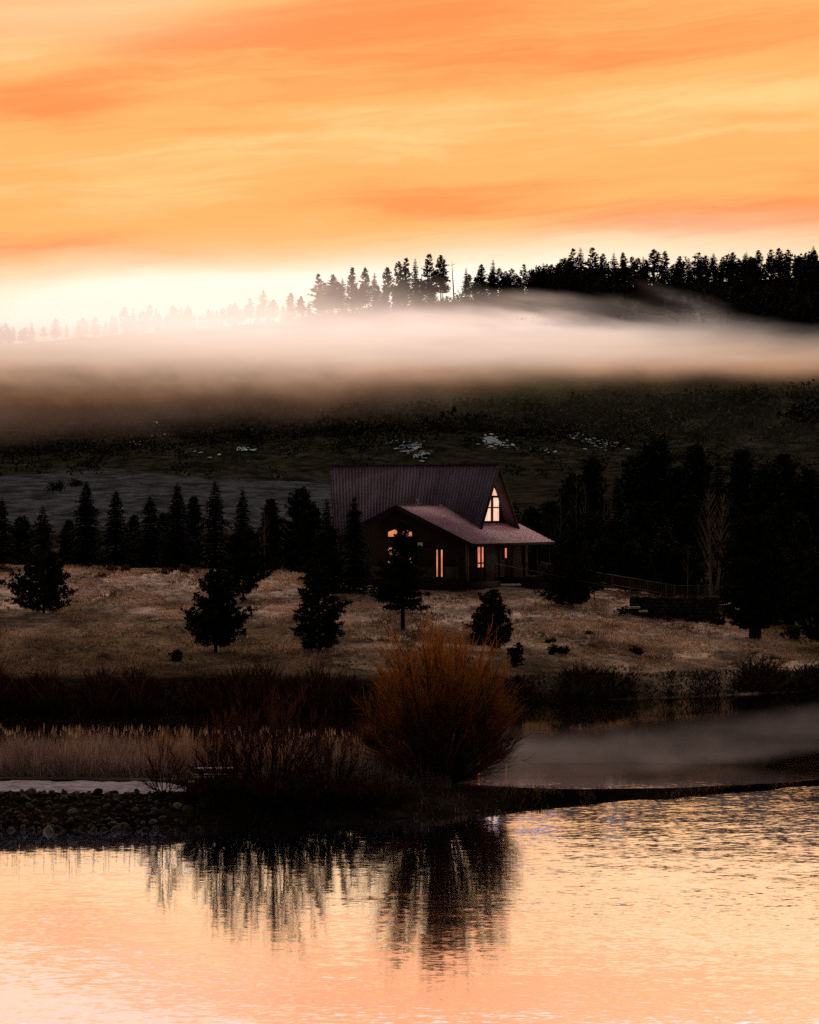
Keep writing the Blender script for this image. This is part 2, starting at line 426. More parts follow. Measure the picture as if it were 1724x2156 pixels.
# frosted track on the causeway
def sheet_on_ground(name, mat, u0, u1, d0, d1, lift, nu=60, nd=10, edge=.8, label=None):
    b = MB(); u = np.linspace(u0, u1, nu)
    V = []
    for a in u:
        e0 = d0(a) + (vnoise(a * .06, 1.0, 5) - .5) * edge; e1 = d1(a) + (vnoise(a * .06, 7.0, 6) - .5) * edge
        for t in np.linspace(0, 1, nd):
            D = e0 + (e1 - e0) * t; x = (a - 862) / F * D
            V.append((x, D, gz(x, D) + lift))
    q = np.array([i * nd + j for i in range(nu - 1) for j in range(nd - 1)])
    b.add(V, np.stack([q, q + nd, q + nd + 1, q + 1], 1))
    return props(b.build(name, mat, smooth=True), label, None, None, 'structure')
sheet_on_ground('path', M_frost, -260, 392, lambda a: 146.6 + max(0, a - 250) * .004, lambda a: 151.6 - max(0, a - 330) * .03, .03, label='frost covered track along the causeway')

# ------------------------------------------------------------------ plants
def unit(v): return v / (np.linalg.norm(v, axis=-1, keepdims=True) + 1e-9)
def rdir(n, r=rng): return unit(r.normal(size=(n, 3)))

def leaf_clump(b, c, rx, ry, rz, n, r, tone, size):
    d = rdir(n, r) * (r.random((n, 1)) ** .45)
    p = c + d * np.array([rx, ry, rz]); p[:, 2] = np.maximum(p[:, 2], c[2] - rz * .6)
    e1 = rdir(n, r) * size * (.6 + .8 * r.random((n, 1))); e2 = rdir(n, r) * size * (.6 + .8 * r.random((n, 1)))
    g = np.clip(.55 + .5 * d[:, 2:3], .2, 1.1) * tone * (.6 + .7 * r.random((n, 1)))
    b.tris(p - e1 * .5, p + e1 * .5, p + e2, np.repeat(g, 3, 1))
def spruce_mesh(h, rad, seed, cl=.30, z0=.04, step=.27, drop=.38):
    r = np.random.default_rng(seed)
    A, B, C, col = [], [], [], []
    z = z0 * h
    while z < h * .985:
        s = z / h
        rr = rad * 1.22 * (1 - s) ** .80 * (.72 + .5 * r.random()) + .02
        nb = 5 + int(4 * (1 - s)) + int(rad)
        ph0 = r.random() * 6.28
        for k in range(nb):
            ph = ph0 + k * 6.283 / nb + r.normal() * .2
            L = rr * (.65 + .5 * r.random())
            d = np.array([math.cos(ph), math.sin(ph), 0]); sd = np.array([-d[1], d[0], 0])
            m = max(2, int(L / (cl * .62)))
            t = (np.arange(m) + .6 + .3 * r.random(m)) / m
            lift = .30 * s
            p = d[None] * (L * t)[:, None]; p[:, 2] = z + L * (lift * t - drop * t * t) + r.normal(0, .03, m)
            w = min(cl, .55 * rr + .05) * (.75 + .5 * r.random(m)) * (1.15 - .45 * t)
            down = np.array([0, 0, -1.0])
            for sg in (-1, 1):
                A.append(p - d * (w * .5)[:, None] * .3); B.append(p + d * (w * .6)[:, None]); C.append(p + sd * (sg * w)[:, None] + d * (w * .45)[:, None] + down * (w * .35)[:, None])
            A.append(p - d * (w * .5)[:, None]); B.append(p + d * (w * .7)[:, None]); C.append(p + down * (w * .75)[:, None] + sd * (r.normal(0, .2, m) * w)[:, None])
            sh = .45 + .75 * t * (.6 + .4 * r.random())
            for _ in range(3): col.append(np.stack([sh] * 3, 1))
        z += step * (.6 + .5 * (1 - s)) * (.8 + .4 * r.random())
    # leader
    A.append(np.array([[-.06, 0, h * .93]])); B.append(np.array([[.06, 0, h * .93]])); C.append(np.array([[0, 0, h * 1.02]])); col.append(np.ones((1, 3)))
    b = MB(); b.tris(np.concatenate(A), np.concatenate(B), np.concatenate(C), np.concatenate(col))
    t = MB(); t.tube([(0, 0, -.4), (0, 0, h * .3), (0, 0, h * .7), (0, 0, h * .97)], [h * .018 + .03, h * .014 + .02, h * .008, .01], 6)
    return t, b

def pine_mesh(h, rad, seed, z0=.12, tuft=.25, ntuft=15, dens=1.0, top=.6, up=.35, lean=0.0, gap=.3, trunk=.022):
    r = np.random.default_rng(seed)
    T = MB(); Bc = MB()
    bend = np.array([lean * h, r.normal(0, .02) * h, 0])
    def axis(z): s = z / h; return np.array([bend[0] * s * s, bend[1] * s * s, z])
    zz = np.linspace(-.4, h * .96, 7)
    T.tube([axis(max(z, 0)) + (0, 0, min(z, 0)) for z in zz], np.linspace(h * trunk + .02, .02, 7), 6)
    nbr = int(h * 12.5 * dens)
    cen, csz, csh = [], [], []
    lob = r.random(12)
    for k in range(nbr):
        s = (k + r.random()) / nbr
        z = h * (z0 + (1 - z0) * s) * .985
        ph = k * 2.399 + r.normal() * .35
        lobe = .62 + .55 * lob[int((ph % 6.283) / 6.283 * 6) + (6 if s > .5 else 0)]
        prof = min(1.0, (1 - s) ** top * 1.12) * min(1.0, .72 + s * 1.3)
        if r.random() < gap * .4: continue
        L = rad * prof * lobe * (.65 + .5 * r.random()) + .10
        d = np.array([math.cos(ph), math.sin(ph), 0])
        m = max(3, int(L / (tuft * .45)))
        t = 1 - (np.arange(m) / m) ** 1.2 * .78
        p = axis(z)[None] + d[None] * (L * t)[:, None]
        p[:, 2] += L * (-.10 * t + (up + .25 * s) * t * t) + r.normal(0, .05, m) * tuft
        p[:, :2] += r.normal(0, .20, (m, 2)) * L * .5
        q = axis(z)
        T.tube([q, q + d * L * .5 + (0, 0, L * (-.05 + .25 * up)), q + d * L * .95 + (0, 0, L * up * .8)], [h * .004 + .012, h * .003 + .006, .006], 3)
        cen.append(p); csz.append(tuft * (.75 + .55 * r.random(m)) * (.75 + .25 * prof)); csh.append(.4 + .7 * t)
    cen = np.concatenate(cen); csz = np.concatenate(csz); csh = np.concatenate(csh)
    N = len(cen); K = ntuft
    dd = unit(r.normal(size=(N, K, 3)) * np.array([1, 1, .75]) + np.array([0, 0, .25]))
    sd = unit(np.cross(dd, r.normal(size=(N, K, 3))))
    ln = csz[:, None, None] * (.7 + .6 * r.random((N, K, 1)))
    c0 = cen[:, None, :] + dd * ln * .05
    a_ = c0 + sd * ln * .19 + dd * ln * .35; b_ = c0 - sd * ln * .19 + dd * ln * .35; t_ = c0 + dd * ln; o_ = c0
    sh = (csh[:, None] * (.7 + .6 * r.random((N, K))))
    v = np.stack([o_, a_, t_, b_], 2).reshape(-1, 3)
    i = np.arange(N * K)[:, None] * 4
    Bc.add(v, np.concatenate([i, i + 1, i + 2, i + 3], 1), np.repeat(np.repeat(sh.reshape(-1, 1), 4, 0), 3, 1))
    return T, Bc

def place_tree(name, kind, x, base_y, top_y, D, rad_px, label, cat, group=None, seed=0, ground_it=True, **kw):
    """a conifer standing D metres away whose tip shows at row top_y"""
    if ground_it: loc = on_ground(x, D)
    else: loc = tuple(P(x, base_y, D))
    h = zof(top_y, D) - loc[2]; rad = rad_px / F * D
    o = empty(name, loc, label, cat, group, rz=rng.random() * 6.28)
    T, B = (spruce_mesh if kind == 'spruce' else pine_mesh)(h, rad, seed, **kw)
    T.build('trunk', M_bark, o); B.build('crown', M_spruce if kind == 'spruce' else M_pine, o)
    return o

# ---- spruces and pines along the crest of the meadow, beyond it
row = [
 ('spruce', 182, 1013, 319, 46, 'broad dark spruce at the far end of the spruce row'),
 ('spruce', 244, 1030, 317, 42, 'spruce with a forked dense middle, second along the spruce row'),
 ('spruce', 316, 1041, 319, 42, 'shortest spruce in the row, between two taller ones'),
 ('spruce', 374, 1012, 316, 40, 'slim tall spruce with a thin spire beside a rounded pine'),
 ('spruce', 453, 1008, 317, 43, 'tallest spruce of the row with widely spaced upper branches'),
 ('spruce', 511, 1028, 318, 33, 'narrow spruce with open branches behind the low spreading pine'),
 ('pine', 407, 1047, 326, 26, 'round topped pine squeezed between the slim spire and the tallest spruce'),
 ('pine', 568, 1050, 324, 34, 'bushy dark pine behind the pale bare aspen'),
 ('pine', 624, 1028, 326, 46, 'tall broad pine near the house, tallest between aspen and roof'),
 ('pine', 655, 1062, 318, 32, 'lower dark pine tucked against the tall broad pine by the house'),
 ('spruce', 688, 1046, 314, 24, 'small thin spruce touching the far corner of the big roof'),
 ('spruce', 90, 1062, 316, 34, 'dark spruce behind the spreading front pine at the edge of the picture'),
 ('pine', 42, 1090, 320, 30, 'low dark pine between the spruce and the picture edge'),
 ('spruce', 4, 1046, 316, 34, 'tall dark spruce cut off by the picture edge'),
 ('pine', 145, 1098, 322, 24, 'short dark pine filling the gap before the spruce row'),
 ('pine', 282, 1086, 324, 26, 'low dark pine filling in behind the shortest spruce'),
 ('pine', 345, 1082, 325, 24, 'low dark pine between the short spruce and the slim spire'),
]
for i, (k, x, ty, D, rp, lab) in enumerate(row):
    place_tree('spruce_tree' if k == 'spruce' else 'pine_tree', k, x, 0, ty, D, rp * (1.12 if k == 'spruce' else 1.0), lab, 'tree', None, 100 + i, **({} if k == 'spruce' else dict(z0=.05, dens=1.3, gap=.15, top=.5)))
# ---- trees in front of the house and on the meadow
place_tree('spruce_tree', 'spruce', 746, 0, 1042, 291, 47, 'spruce standing before the big purple roof', 'tree', None, 140)
place_tree('pine_tree', 'pine', 848, 0, 1096, 268, 78, 'pine with a bare lower trunk in front of the arched lit window', 'tree', None, 141, z0=.20, top=.85, dens=1.25, gap=.2, up=.15)
place_tree('pine_tree', 'pine', 92, 0, 1165, 273, 76, 'spreading open pine on the meadow nearest the picture edge', 'tree', None, 142, z0=.05, top=.45, dens=1.25, gap=.25)
place_tree('pine_tree', 'pine', 454, 0, 1200, 251, 62, 'dense rounded pine low on the meadow below the spruce row', 'tree', None, 143, z0=.09, top=.42, dens=1.5, gap=.08)
place_tree('pine_tree', 'pine', 512, 0, 1118, 285, 62, 'low spreading pine behind the dense rounded pine', 'tree', None, 144, z0=.12, top=.42, dens=1.4, gap=.1)
place_tree('pine_tree', 'pine', 672, 0, 1196, 253, 60, 'layered pine on the meadow with gaps between its whorls', 'tree', None, 145, z0=.06, top=.45, dens=1.3, gap=.2, up=.12)
place_tree('pine_tree', 'pine', 690, 0, 1108, 288, 50, 'dark pine behind the layered pine, beside the spruce at the roof', 'tree', None, 146, z0=.06, top=.5, dens=1.4, gap=.1)
place_tree('pine_tree', 'pine', 1035, 0, 1243, 254, 50, 'small young pine alone on the meadow below the porch', 'tree', None, 147, z0=.08, top=.55, dens=1.6, gap=.1)
place_tree('pine_tree', 'pine', 1203, 0, 1118, 288, 64, 'wide low pine hiding the corner of the porch', 'tree', None, 148, z0=.05, top=.55, dens=1.5, gap=.1)
place_tree('pine_tree', 'pine', 1590, 0, 1090, 278, 82, 'big dark pine with a thick trunk beyond the end of the railing', 'tree', None, 149, z0=.09, top=.45, dens=1.6, gap=.05, trunk=.06)
place_tree('pine_tree', 'pine', 1735, 0, 1180, 272, 66, 'pine with ragged low branches cut off by the picture edge', 'tree', None, 150, z0=.12, top=.5, dens=1.0, gap=.3)
# ---- the dark wood behind the house
wood = [(1085, 1048, 332, 30), (1118, 1072, 330, 36), (1160, 1058, 338, 34), (1205, 1000, 350, 38), (1250, 966, 372, 38), (1298, 1000, 362, 36), (1340, 962, 390, 40),
        (1386, 928, 384, 48), (1425, 985, 372, 40), (1466, 938, 396, 42), (1512, 965, 380, 42), (1560, 950, 392, 44), (1606, 985, 372, 42), (1650, 958, 390, 44),
        (1698, 990, 368, 42), (1738, 962, 386, 46), (1140, 1100, 322, 34), (1245, 1085, 322, 44), (1300, 1095, 330, 40), (1352, 1060, 336, 42), (1400, 1080, 328, 40),
        (1450, 1045, 342, 42), (1545, 1070, 330, 40), (1640, 1060, 326, 46), (1690, 1090, 318, 44), (1745, 1075, 322, 46), (1270, 1140, 312, 38), (1330, 1150, 312, 38),
        (1395, 1148, 310, 36), (1450, 1152, 310, 34), (1545, 1140, 304, 38), (1670, 1145, 300, 44), (1200, 1130, 316, 34)]
for i, (x, ty, D, rp) in enumerate(wood):
    place_tree('pine_tree', 'pine' if i % 5 else 'spruce', x, 0, ty, D, rp * 1.2, 'dark conifer in the crowded wood behind the house and railing', 'tree', 'conifers of the dark wood behind the house', 200 + i,
               **(dict(z0=.03, dens=.95, gap=.05, top=.45, tuft=.46, ntuft=11) if i % 5 else dict(cl=.42, step=.4)))

# ---- bare pale aspens
def aspen(x, top_y, D, label, seed, n=8, spread=.12, r0=.10, group=None, fork=1):
    r = np.random.default_rng(seed); loc = on_ground(x, D); h = zof(top_y, D) - loc[2]
    o = empty('aspen_tree', loc, label, 'tree', group)
    T = MB(); tw = MB()
    stems = [(0, 0)] if fork == 1 else [(-.03, .0), (.085, .0)]
    for sx, sy in stems:
        ax = np.array([[sx * h * (t ** .6) + r.normal(0, .02) * t, sy, h * t * (1 if sx <= 0 else .97)] for t in np.linspace(-.04, 1, 9)])
        if sx > 0: ax[:, 0] = np.interp(np.linspace(0, 1, 9), [0, .35, 1], [-.03 * h * .5, .05 * h, sx * h]);
        T.tube(ax, np.linspace(r0, .012, 9), 6)
        for k in range(n):
            t = .35 + .6 * (k + r.random()) / n
            p = np.array([np.interp(t, np.linspace(-.04, 1, 9), ax[:, q]) for q in range(3)])
            ph = r.random() * 6.28; L = h * spread * (1.25 - t) * (1.6 + r.random())
            d = np.array([math.cos(ph) * .55, math.sin(ph) * .55, 1.0]); d /= np.linalg.norm(d)
            e = p + d * L; m = p + d * L * .5 + (0, 0, -.04 * L)
            T.tube([p, m, e], [r0 * .28, r0 * .16, .006], 3)
            nt = 9
            tt = .25 + .75 * r.random(nt); bs = p + (e - p) * tt[:, None]
            dv = unit(d[None] + r.normal(0, .45, (nt, 3)) + np.array([0, 0, .3])); tl = L * .4 * (.5 + r.random(nt))[:, None]
            sd = unit(np.cross(dv, r.normal(size=(nt, 3)))) * .010
            tw.blades(bs, bs + dv * tl * .5, bs + dv * tl, sd)
    T.build('trunk', M_pale, o); tw.build('twigs', M_paletwig, o)
    return o
aspen(557, 1072, 312, 'pale bare aspen in the gap between spruce row and pines', 301, 16, .13, .075)
aspen(546, 1095, 311, 'thin bare aspen leaning beside the pale aspen in the gap', 302, 10, .11, .04)
aspen(1500, 1030, 293, 'tall forked bare aspen rising behind the end of the railing', 303, 30, .14, .17, fork=2)
aspen(1448, 1150, 296, 'slender bare sapling beside the tall forked aspen', 304, 8, .12, .04)
for i, (x, ty, D) in enumerate([(1288, 975, 345), (1272, 990, 344), (1213, 1005, 340), (1232, 1015, 342), (1180, 1040, 330)]):
    aspen(x, ty, D, 'faint bare aspen against the dark wood behind the house', 310 + i, 9, .12, .05, 'faint aspens before the dark wood')

# ---- skyline trees on the ridge
ridge_lib = []
for k in range(10):
    if k in (0, 3, 6): T, B = spruce_mesh(14, 2.6, 400 + k, cl=.60, step=.60, drop=.25, z0=.08)
    else: T, B = pine_mesh(14, 2.3 + .35 * (k % 3), 400 + k, z0=.18 + .07 * (k % 4), tuft=.52, ntuft=9, dens=.50, top=.62, up=.12, gap=.45, trunk=.013)
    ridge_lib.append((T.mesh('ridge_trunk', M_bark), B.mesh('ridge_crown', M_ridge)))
def ridge_tree(x, ty, D, label, group, k, wide=1.0):
    X_ = (x - 862) / F * D; z = gz(X_, D) - .3
    s = (zof(ty, D) - z) / 14.0
    o = link('ridge_tree', ridge_lib[k][1], None, (X_, D, z)); props(o, label, 'tree', group)
    t = link('trunk', ridge_lib[k][0], o)
    w = s * wide
    o.scale = (w, w, s); o.rotation_euler = (0, 0, rng.random() * 6.28)
    return o
named = {(669, 576): 'tall pine at the misty end of the dark skyline trees', (904, 534): 'broad tallest pine in the middle clump of the skyline',
         (981, 562): 'pointed pine just past the bare dead snag on the ridge', (1038, 545): 'open pine with a visible trunk standing apart on the ridge',
         (1222, 518): 'highest broad pine where the dense ridge forest begins', (555, 611): 'tallest of the pale trees fading in the bright mist'}
mid = [(669,576),(701,578),(721,583),(741,562),(769,563),(788,573),(815,563),(840,549),(854,543),(874,542),(904,534),(928,537),(981,562),(1001,583),(1013,556),(1038,545),
       (1062,584),(1089,578),(1102,556),(1119,563),(1149,558),(1136,566)]
left = [(20,686),(-8,690),(44,694),(67,676),(92,688),(117,671),(140,684),(165,671),(184,676),(200,666),(222,672),(243,668),(262,646),(280,646),(300,655),(315,641),(330,650),(352,656),(370,648),(390,652),
        (402,648),(420,664),(442,661),(467,660),(482,668),(497,643),(527,628),(542,640),(555,611),(575,631),(596,640),(612,616),(634,623),(650,632)]
right = [(1175,556),(1190,542),(1207,523),(1222,518),(1246,521),(1269,534),(1292,530),(1312,531),(1330,540),(1354,539),(1377,525),(1400,528),(1430,539),(1450,541),(1470,531),(1485,538),(1502,531),
         (1522,540),(1542,531),(1567,533),(1580,540),(1597,526),(1624,525),(1643,536),(1660,525),(1680,538),(1694,534),(1714,526),(1735,530)]
kk = 0
for grp, lst, lab in (('skyline trees above the mist', mid, 'dark tree of the open skyline group above the mist'),
                      ('pale trees fading in the bright mist', left, 'pale tree fading into the bright mist on the ridge'),
                      ('trees of the dense ridge forest', right, 'black tree on the skyline of the dense ridge forest')):
    for (x, ty) in lst:
        l = named.get((x, ty)); kk += 1
        hpx = ydof(gz((x - 862) / F * 1400, 1400), 1400) - ty
        ridge_tree(x, ty, 1400 + rng.normal() * 8, l or lab, None if l else grp, kk % 10, (1.2 if hpx < 62 else .95) * (.85 + .35 * rng.random()) * (1.25 if x > 1160 else 1.0))
for k in range(46):                                                    # lower trees between them
    x = 655 + rng.random() * 500; g = np.interp(x, [655, 1150], [648, 600])
    ridge_tree(x, g - 14 - rng.random() * 36, 1396 + rng.random() * 26, 'small dark tree filling the gaps of the skyline group', 'small trees of the skyline group', int(rng.integers(10)), 1.3)
for k in range(44):
    x = rng.random() * 640; g = np.interp(x, [0, 640], [712, 655])
    ridge_tree(x, g - 12 - rng.random() * 26, 1396 + rng.random() * 20, 'pale tree fading into the bright mist on the ridge', 'pale trees fading in the bright mist', int(rng.integers(10)), 1.4)
for k in range(112):                                                   # the forest that covers the slope below the skyline
    x = 1140 + rng.random() * 610; D = 1392 - 200 * rng.random() ** .8 * min(1, (x - 1090) / 330)
    g = ydof(gz((x - 862) / F * D, D), D)
    ridge_tree(x, g - 52 - rng.random() * 22, D, 'black tree of the dense forest on the slope under the skyline', 'trees on the slope under the skyline', int(rng.integers(10)), 1.3)
fb = MB(); r = np.random.default_rng(91)
for k in range(520):
    x = 1120 + r.random() * 700; D = 1398 - 215 * r.random() * min(1, max(.1, (x - 1110) / 320)); Xw = (x - 862) / F * D; z = gz(Xw, D)
    hh = 6 + 5 * r.random()
    for t in (.2, .5, .8):
        leaf_clump(fb, np.array([Xw, D, z + hh * t]), 2.6 * (1.1 - t), 2.2 * (1.1 - t), hh * .24, 22, r, .45 + .4 * r.random(), 1.1)
for k in range(420):
    x = 600 + r.random() * 620; D = 1403 - 32 * r.random(); Xw = (x - 862) / F * D; z = gz(Xw, D)
    hh = (1.5 + 4.0 * r.random() ** 2) * np.interp(x, [600, 720], [.6, 1])
    leaf_clump(fb, np.array([Xw, D, z + hh * .4]), 1.2 + r.random(), 1.5, hh * .5, 20, r, .45 + .4 * r.random(), .8)
props(fb.build('ridge_forest', M_ridge), 'black mass of forest closing the gaps on the ridge slope', 'forest', None, 'stuff')
# the dead snag
loc = on_ground(953, 1398); h = zof(549, 1398) - loc[2]
o = empty('dead_snag', loc, 'bare dead trunk leaning between two clumps of skyline pines', 'tree')
b = MB(); b.tube([(.5, 0, -.5), (.1, 0, h * .5), (-.4, 0, h)], [.34, .2, .04], 5); b.build('trunk', M_bark, o)
b = MB()
for q in range(14):
    z = h * (.3 + .65 * rng.random()); sg = rng.choice([-1, 1])
    b.tube([(0, 0, z), (sg * (.6 + rng.random()), .2, z + .15)], [.05, .02], 3)
b.build('branch_stubs', M_bark, o)

# ---- multi-stemmed shrubs
def stem_shrub(name, xd, D, h, w, label, cat, seed, n_main, n_sec, n_twig, twig_mat, stem_mat, tw=.010, low=.1, base_r=.35, up=.55, twig_len=.8, r0=.07, group=None, tone=1.0, droop=0.0, shear=0.0):
    r = np.random.default_rng(seed); loc = on_ground(xd, D); o = empty(name, loc, label, cat, group)
    S = MB(); T = MB()
    c = np.array([0, 0, h * .52])
    rx, rz = w / 2, h * .5
    for k in range(n_main):
        ph = k * 2.399 + r.normal() * .3
        q = (k + .5) / n_main
        el_ = low * 90 + (90 - low * 90) * (1 - q ** .85) + r.normal() * 4
        el_ = float(np.clip(el_, 7, 88))
        hor = np.interp(el_, [0, 12, 25, 40, 55, 70, 90], [.92, 1.0, 1.0, .98, .94, .78, .0]) * w / 2
        ver = np.interp(el_, [0, 12, 25, 40, 55, 70, 90], [.06, .13, .26, .47, .71, .91, 1.0]) * h
        sc = .70 + .25 * r.random() ** .6
        e = np.array([hor * math.cos(ph) * sc, hor * math.sin(ph) * sc, ver * sc])
        e[0] += shear * e[2]
        a = np.array([math.cos(ph), math.sin(ph), 0]) * base_r * r.random()
        m = a + np.array([e[0] - a[0], e[1] - a[1], 0]) * .56 + np.array([0, 0, e[2] * .42])
        t = np.linspace(0, 1, 7)[:, None]
        pts = (1 - t) ** 2 * a + 2 * t * (1 - t) * m + t * t * e
        pts += r.normal(0, .03, pts.shape) * (t * h * .25)
        S.tube(pts, np.linspace(r0 * (.6 + .5 * r.random()), .006, 7), 4)
        for j in range(n_sec):
            tt = .44 + .54 * (j + r.random()) / n_sec
            p = np.array([np.interp(tt, t[:, 0], pts[:, i]) for i in range(3)])
            f = np.array([np.interp(min(1, tt + .12), t[:, 0], pts[:, i]) for i in range(3)]) - np.array([np.interp(tt - .1, t[:, 0], pts[:, i]) for i in range(3)])
            fan = unit(p - np.array([0, 0, h * .12]))
            d = unit(unit(f) * .5 + fan * .7 + r.normal(0, .30, 3) + np.array([0, 0, up * .35]))
            L = h * .24 * (.5 + .8 * r.random()) * (1.1 - .45 * tt)
            e2 = p + d * L + np.array([0, 0, -droop * L])
            S.tube([p, p + d * L * .5, e2], [.014, .009, .004], 3)
            nt = n_twig
            u = .15 + .85 * r.random(nt); bs = p + (e2 - p) * u[:, None]
            dv = unit(d[None] * .8 + r.normal(0, .30, (nt, 3)) + np.array([0, 0, up * .6])); tl = (twig_len * (.45 + .75 * r.random(nt)))[:, None]
            sd = unit(np.cross(dv, r.normal(size=(nt, 3)))) * tw
            g = np.clip((bs[:, 2] / h - .16) * 1.3, .20, 1.0) * (.55 + .7 * r.random(nt)) * tone
            bend = r.normal(0, .07, (nt, 3)) * tl
            T.blades(bs, bs + dv * tl * .5 + bend, bs + dv * tl + np.array([0, 0, -droop * .5]) * tl, sd, np.stack([g, g * (.75 + .35 * r.random(nt)), g], 1))
    S.build('stems', stem_mat, o); T.build('twigs', twig_mat, o)
    return o
stem_shrub('willow_tree', 925, 158.5, 6.8, 6.5, 'large round willow with orange twigs at the water edge', 'willow', 500, 110, 12, 15, M_orange, M_stem, tw=.0095, low=.17, twig_len=.8, r0=.088, up=.62)
stem_shrub('willow_bush', 575, 147.5, 4.4, 4.2, 'tall dark willow bush with bare twigs beside the round willow', 'bush', 501, 46, 8, 8, M_bush, M_stem, tw=.009, low=.05, twig_len=.7, r0=.035, base_r=.9, up=.5, shear=.06)
stem_shrub('willow_bush', 478, 147.0, 3.6, 2.6, 'dark upright bush growing over the picnic table', 'bush', 502, 30, 7, 8, M_bush, M_stem, tw=.009, low=.05, twig_len=.6, r0=.03, base_r=.7, up=.6)
stem_shrub('willow_bush', 690, 148.5, 2.5, 3.4, 'low spreading bush filling the gap before the round willow', 'bush', 503, 34, 7, 8, M_bush, M_stem, tw=.009, low=.25, twig_len=.55, r0=.025, base_r=.8, up=.35, tone=.8)
stem_shrub('willow_bush', 346, 146.8, 2.45, 1.5, 'small reddish bush at the edge of the frosted track', 'bush', 504, 16, 6, 8, M_bush, M_stem, tw=.008, low=.05, twig_len=.5, r0=.02, base_r=.3, up=.7, tone=1.5)
for i, (x, D, h, w) in enumerate([(445, 144.6, 1.5, 2.4), (520, 144.3, 1.6, 2.8), (600, 144.8, 1.7, 3.0), (670, 145.4, 1.5, 2.6), (735, 146.2, 1.2, 2.4), (800, 147.5, .8, 2.2)]):
    stem_shrub('shore_shrub', x, D, h, w, 'low tangled dark shrub on the bank between bushes and water', 'shrub', 520 + i, 26, 6, 9, M_bush, M_stem, tw=.012, low=.3, twig_len=.45, r0=.02, base_r=.8, up=.2, group='tangled shrubs on the bank', tone=.35)

# ---- reeds, bank brush, meadow grass, hill scrub (nobody could count them)
def reeds():
    b = MB(); n = 15000
    xd = -140 + rng.random(n) * 1090; D = 155.0 + rng.random(n) ** 1.2 * 13
    keep = (fbm(xd * .012, D * .2, 31) > .28) | (D > 160); xd, D = xd[keep], D[keep]; n = len(xd)
    Xw = (xd - 862) / F * D; z = ground(Xw, D) - .1
    hgt = (.75 + 1.5 * fbm(xd * .03, D * .35, 33) + .6 * rng.random(n) ** 2) * np.interp(xd, [-140, 640, 760, 950], [1, 1, .95, .6]) * (.70 + .3 * sstep(155, 160, D))
    base = np.stack([Xw, D, z], 1); ln = rng.normal(0, .16, (n, 2)) * hgt[:, None]
    tip = base + np.stack([ln[:, 0], ln[:, 1], hgt * (.8 + .25 * rng.random(n))], 1)
    mid_ = (base + tip) / 2 + np.stack([-ln[:, 0] * .2, -ln[:, 1] * .2, hgt * .06], 1)
    ph = rng.random(n) * 3.14; sd = np.stack([np.cos(ph), np.sin(ph) * .4, 0 * ph], 1) * (.013 + .012 * rng.random(n))[:, None]
    g = (.35 + .8 * rng.random(n)) * (.15 + 1.5 * np.clip(fbm(xd * .025, D * .5, 34) - .15, 0, 1)) * np.interp(D, [155, 159, 166], [.9, 1.05, 1.0])
    warm = np.interp(xd, [-100, 250, 450, 560, 700], [.95, .95, .8, .75, .95])[:, None]
    b.blades(base, mid_, tip, sd, np.stack([g, g * (.9 + .1 * rng.random(n)), g * (.8 + .35 * fbm(xd * .01, D * .1, 35))], 1) * np.concatenate([warm * 0 + 1, warm, warm ** 2], 1))
    # broken stalks lying low at the front
    m = 1600; xd = -140 + rng.random(m) * 1050; D = 154.2 + rng.random(m) * 2.0; Xw = (xd - 862) / F * D; z = ground(Xw, D)
    base = np.stack([Xw, D, z], 1); tip = base + np.stack([rng.normal(0, .5, m), rng.normal(0, .2, m), .15 + .6 * rng.random(m)], 1)
    b.blades(base, (base + tip) / 2 + (0, 0, .12), tip, np.tile([.012, 0, .006], (m, 1)), np.repeat((.12 + .5 * rng.random(m))[:, None], 3, 1))
    # seed heads
    k = 330; xd = -140 + rng.random(k) * 1010; D = 157 + rng.random(k) * 9; Xw = (xd - 862) / F * D; z = ground(Xw, D)
    zt = z + (1.55 + .42 * rng.random(k)) * np.interp(xd, [-140, 700, 900], [1, 1, .8]); c = np.stack([Xw, D, zt], 1)
    g = np.repeat((.35 + .6 * rng.random(k))[:, None], 3, 1) * np.array([1, .92, .7])
    b.blades(c, c + np.stack([rng.normal(0, .02, k), 0 * zt, .13 + 0 * zt], 1), c + np.array([0, 0, .27]), np.tile([.026, .01, 0], (k, 1)), g)
    b.blades(np.stack([Xw, D, z], 1), np.stack([Xw, D, (z + zt) / 2], 1), c, np.tile([.008, .003, 0], (k, 1)), g * .7)
    props(b.build('reeds', M_reed), 'pale dry reeds standing along the causeway', 'reeds', None, 'stuff')
reeds()

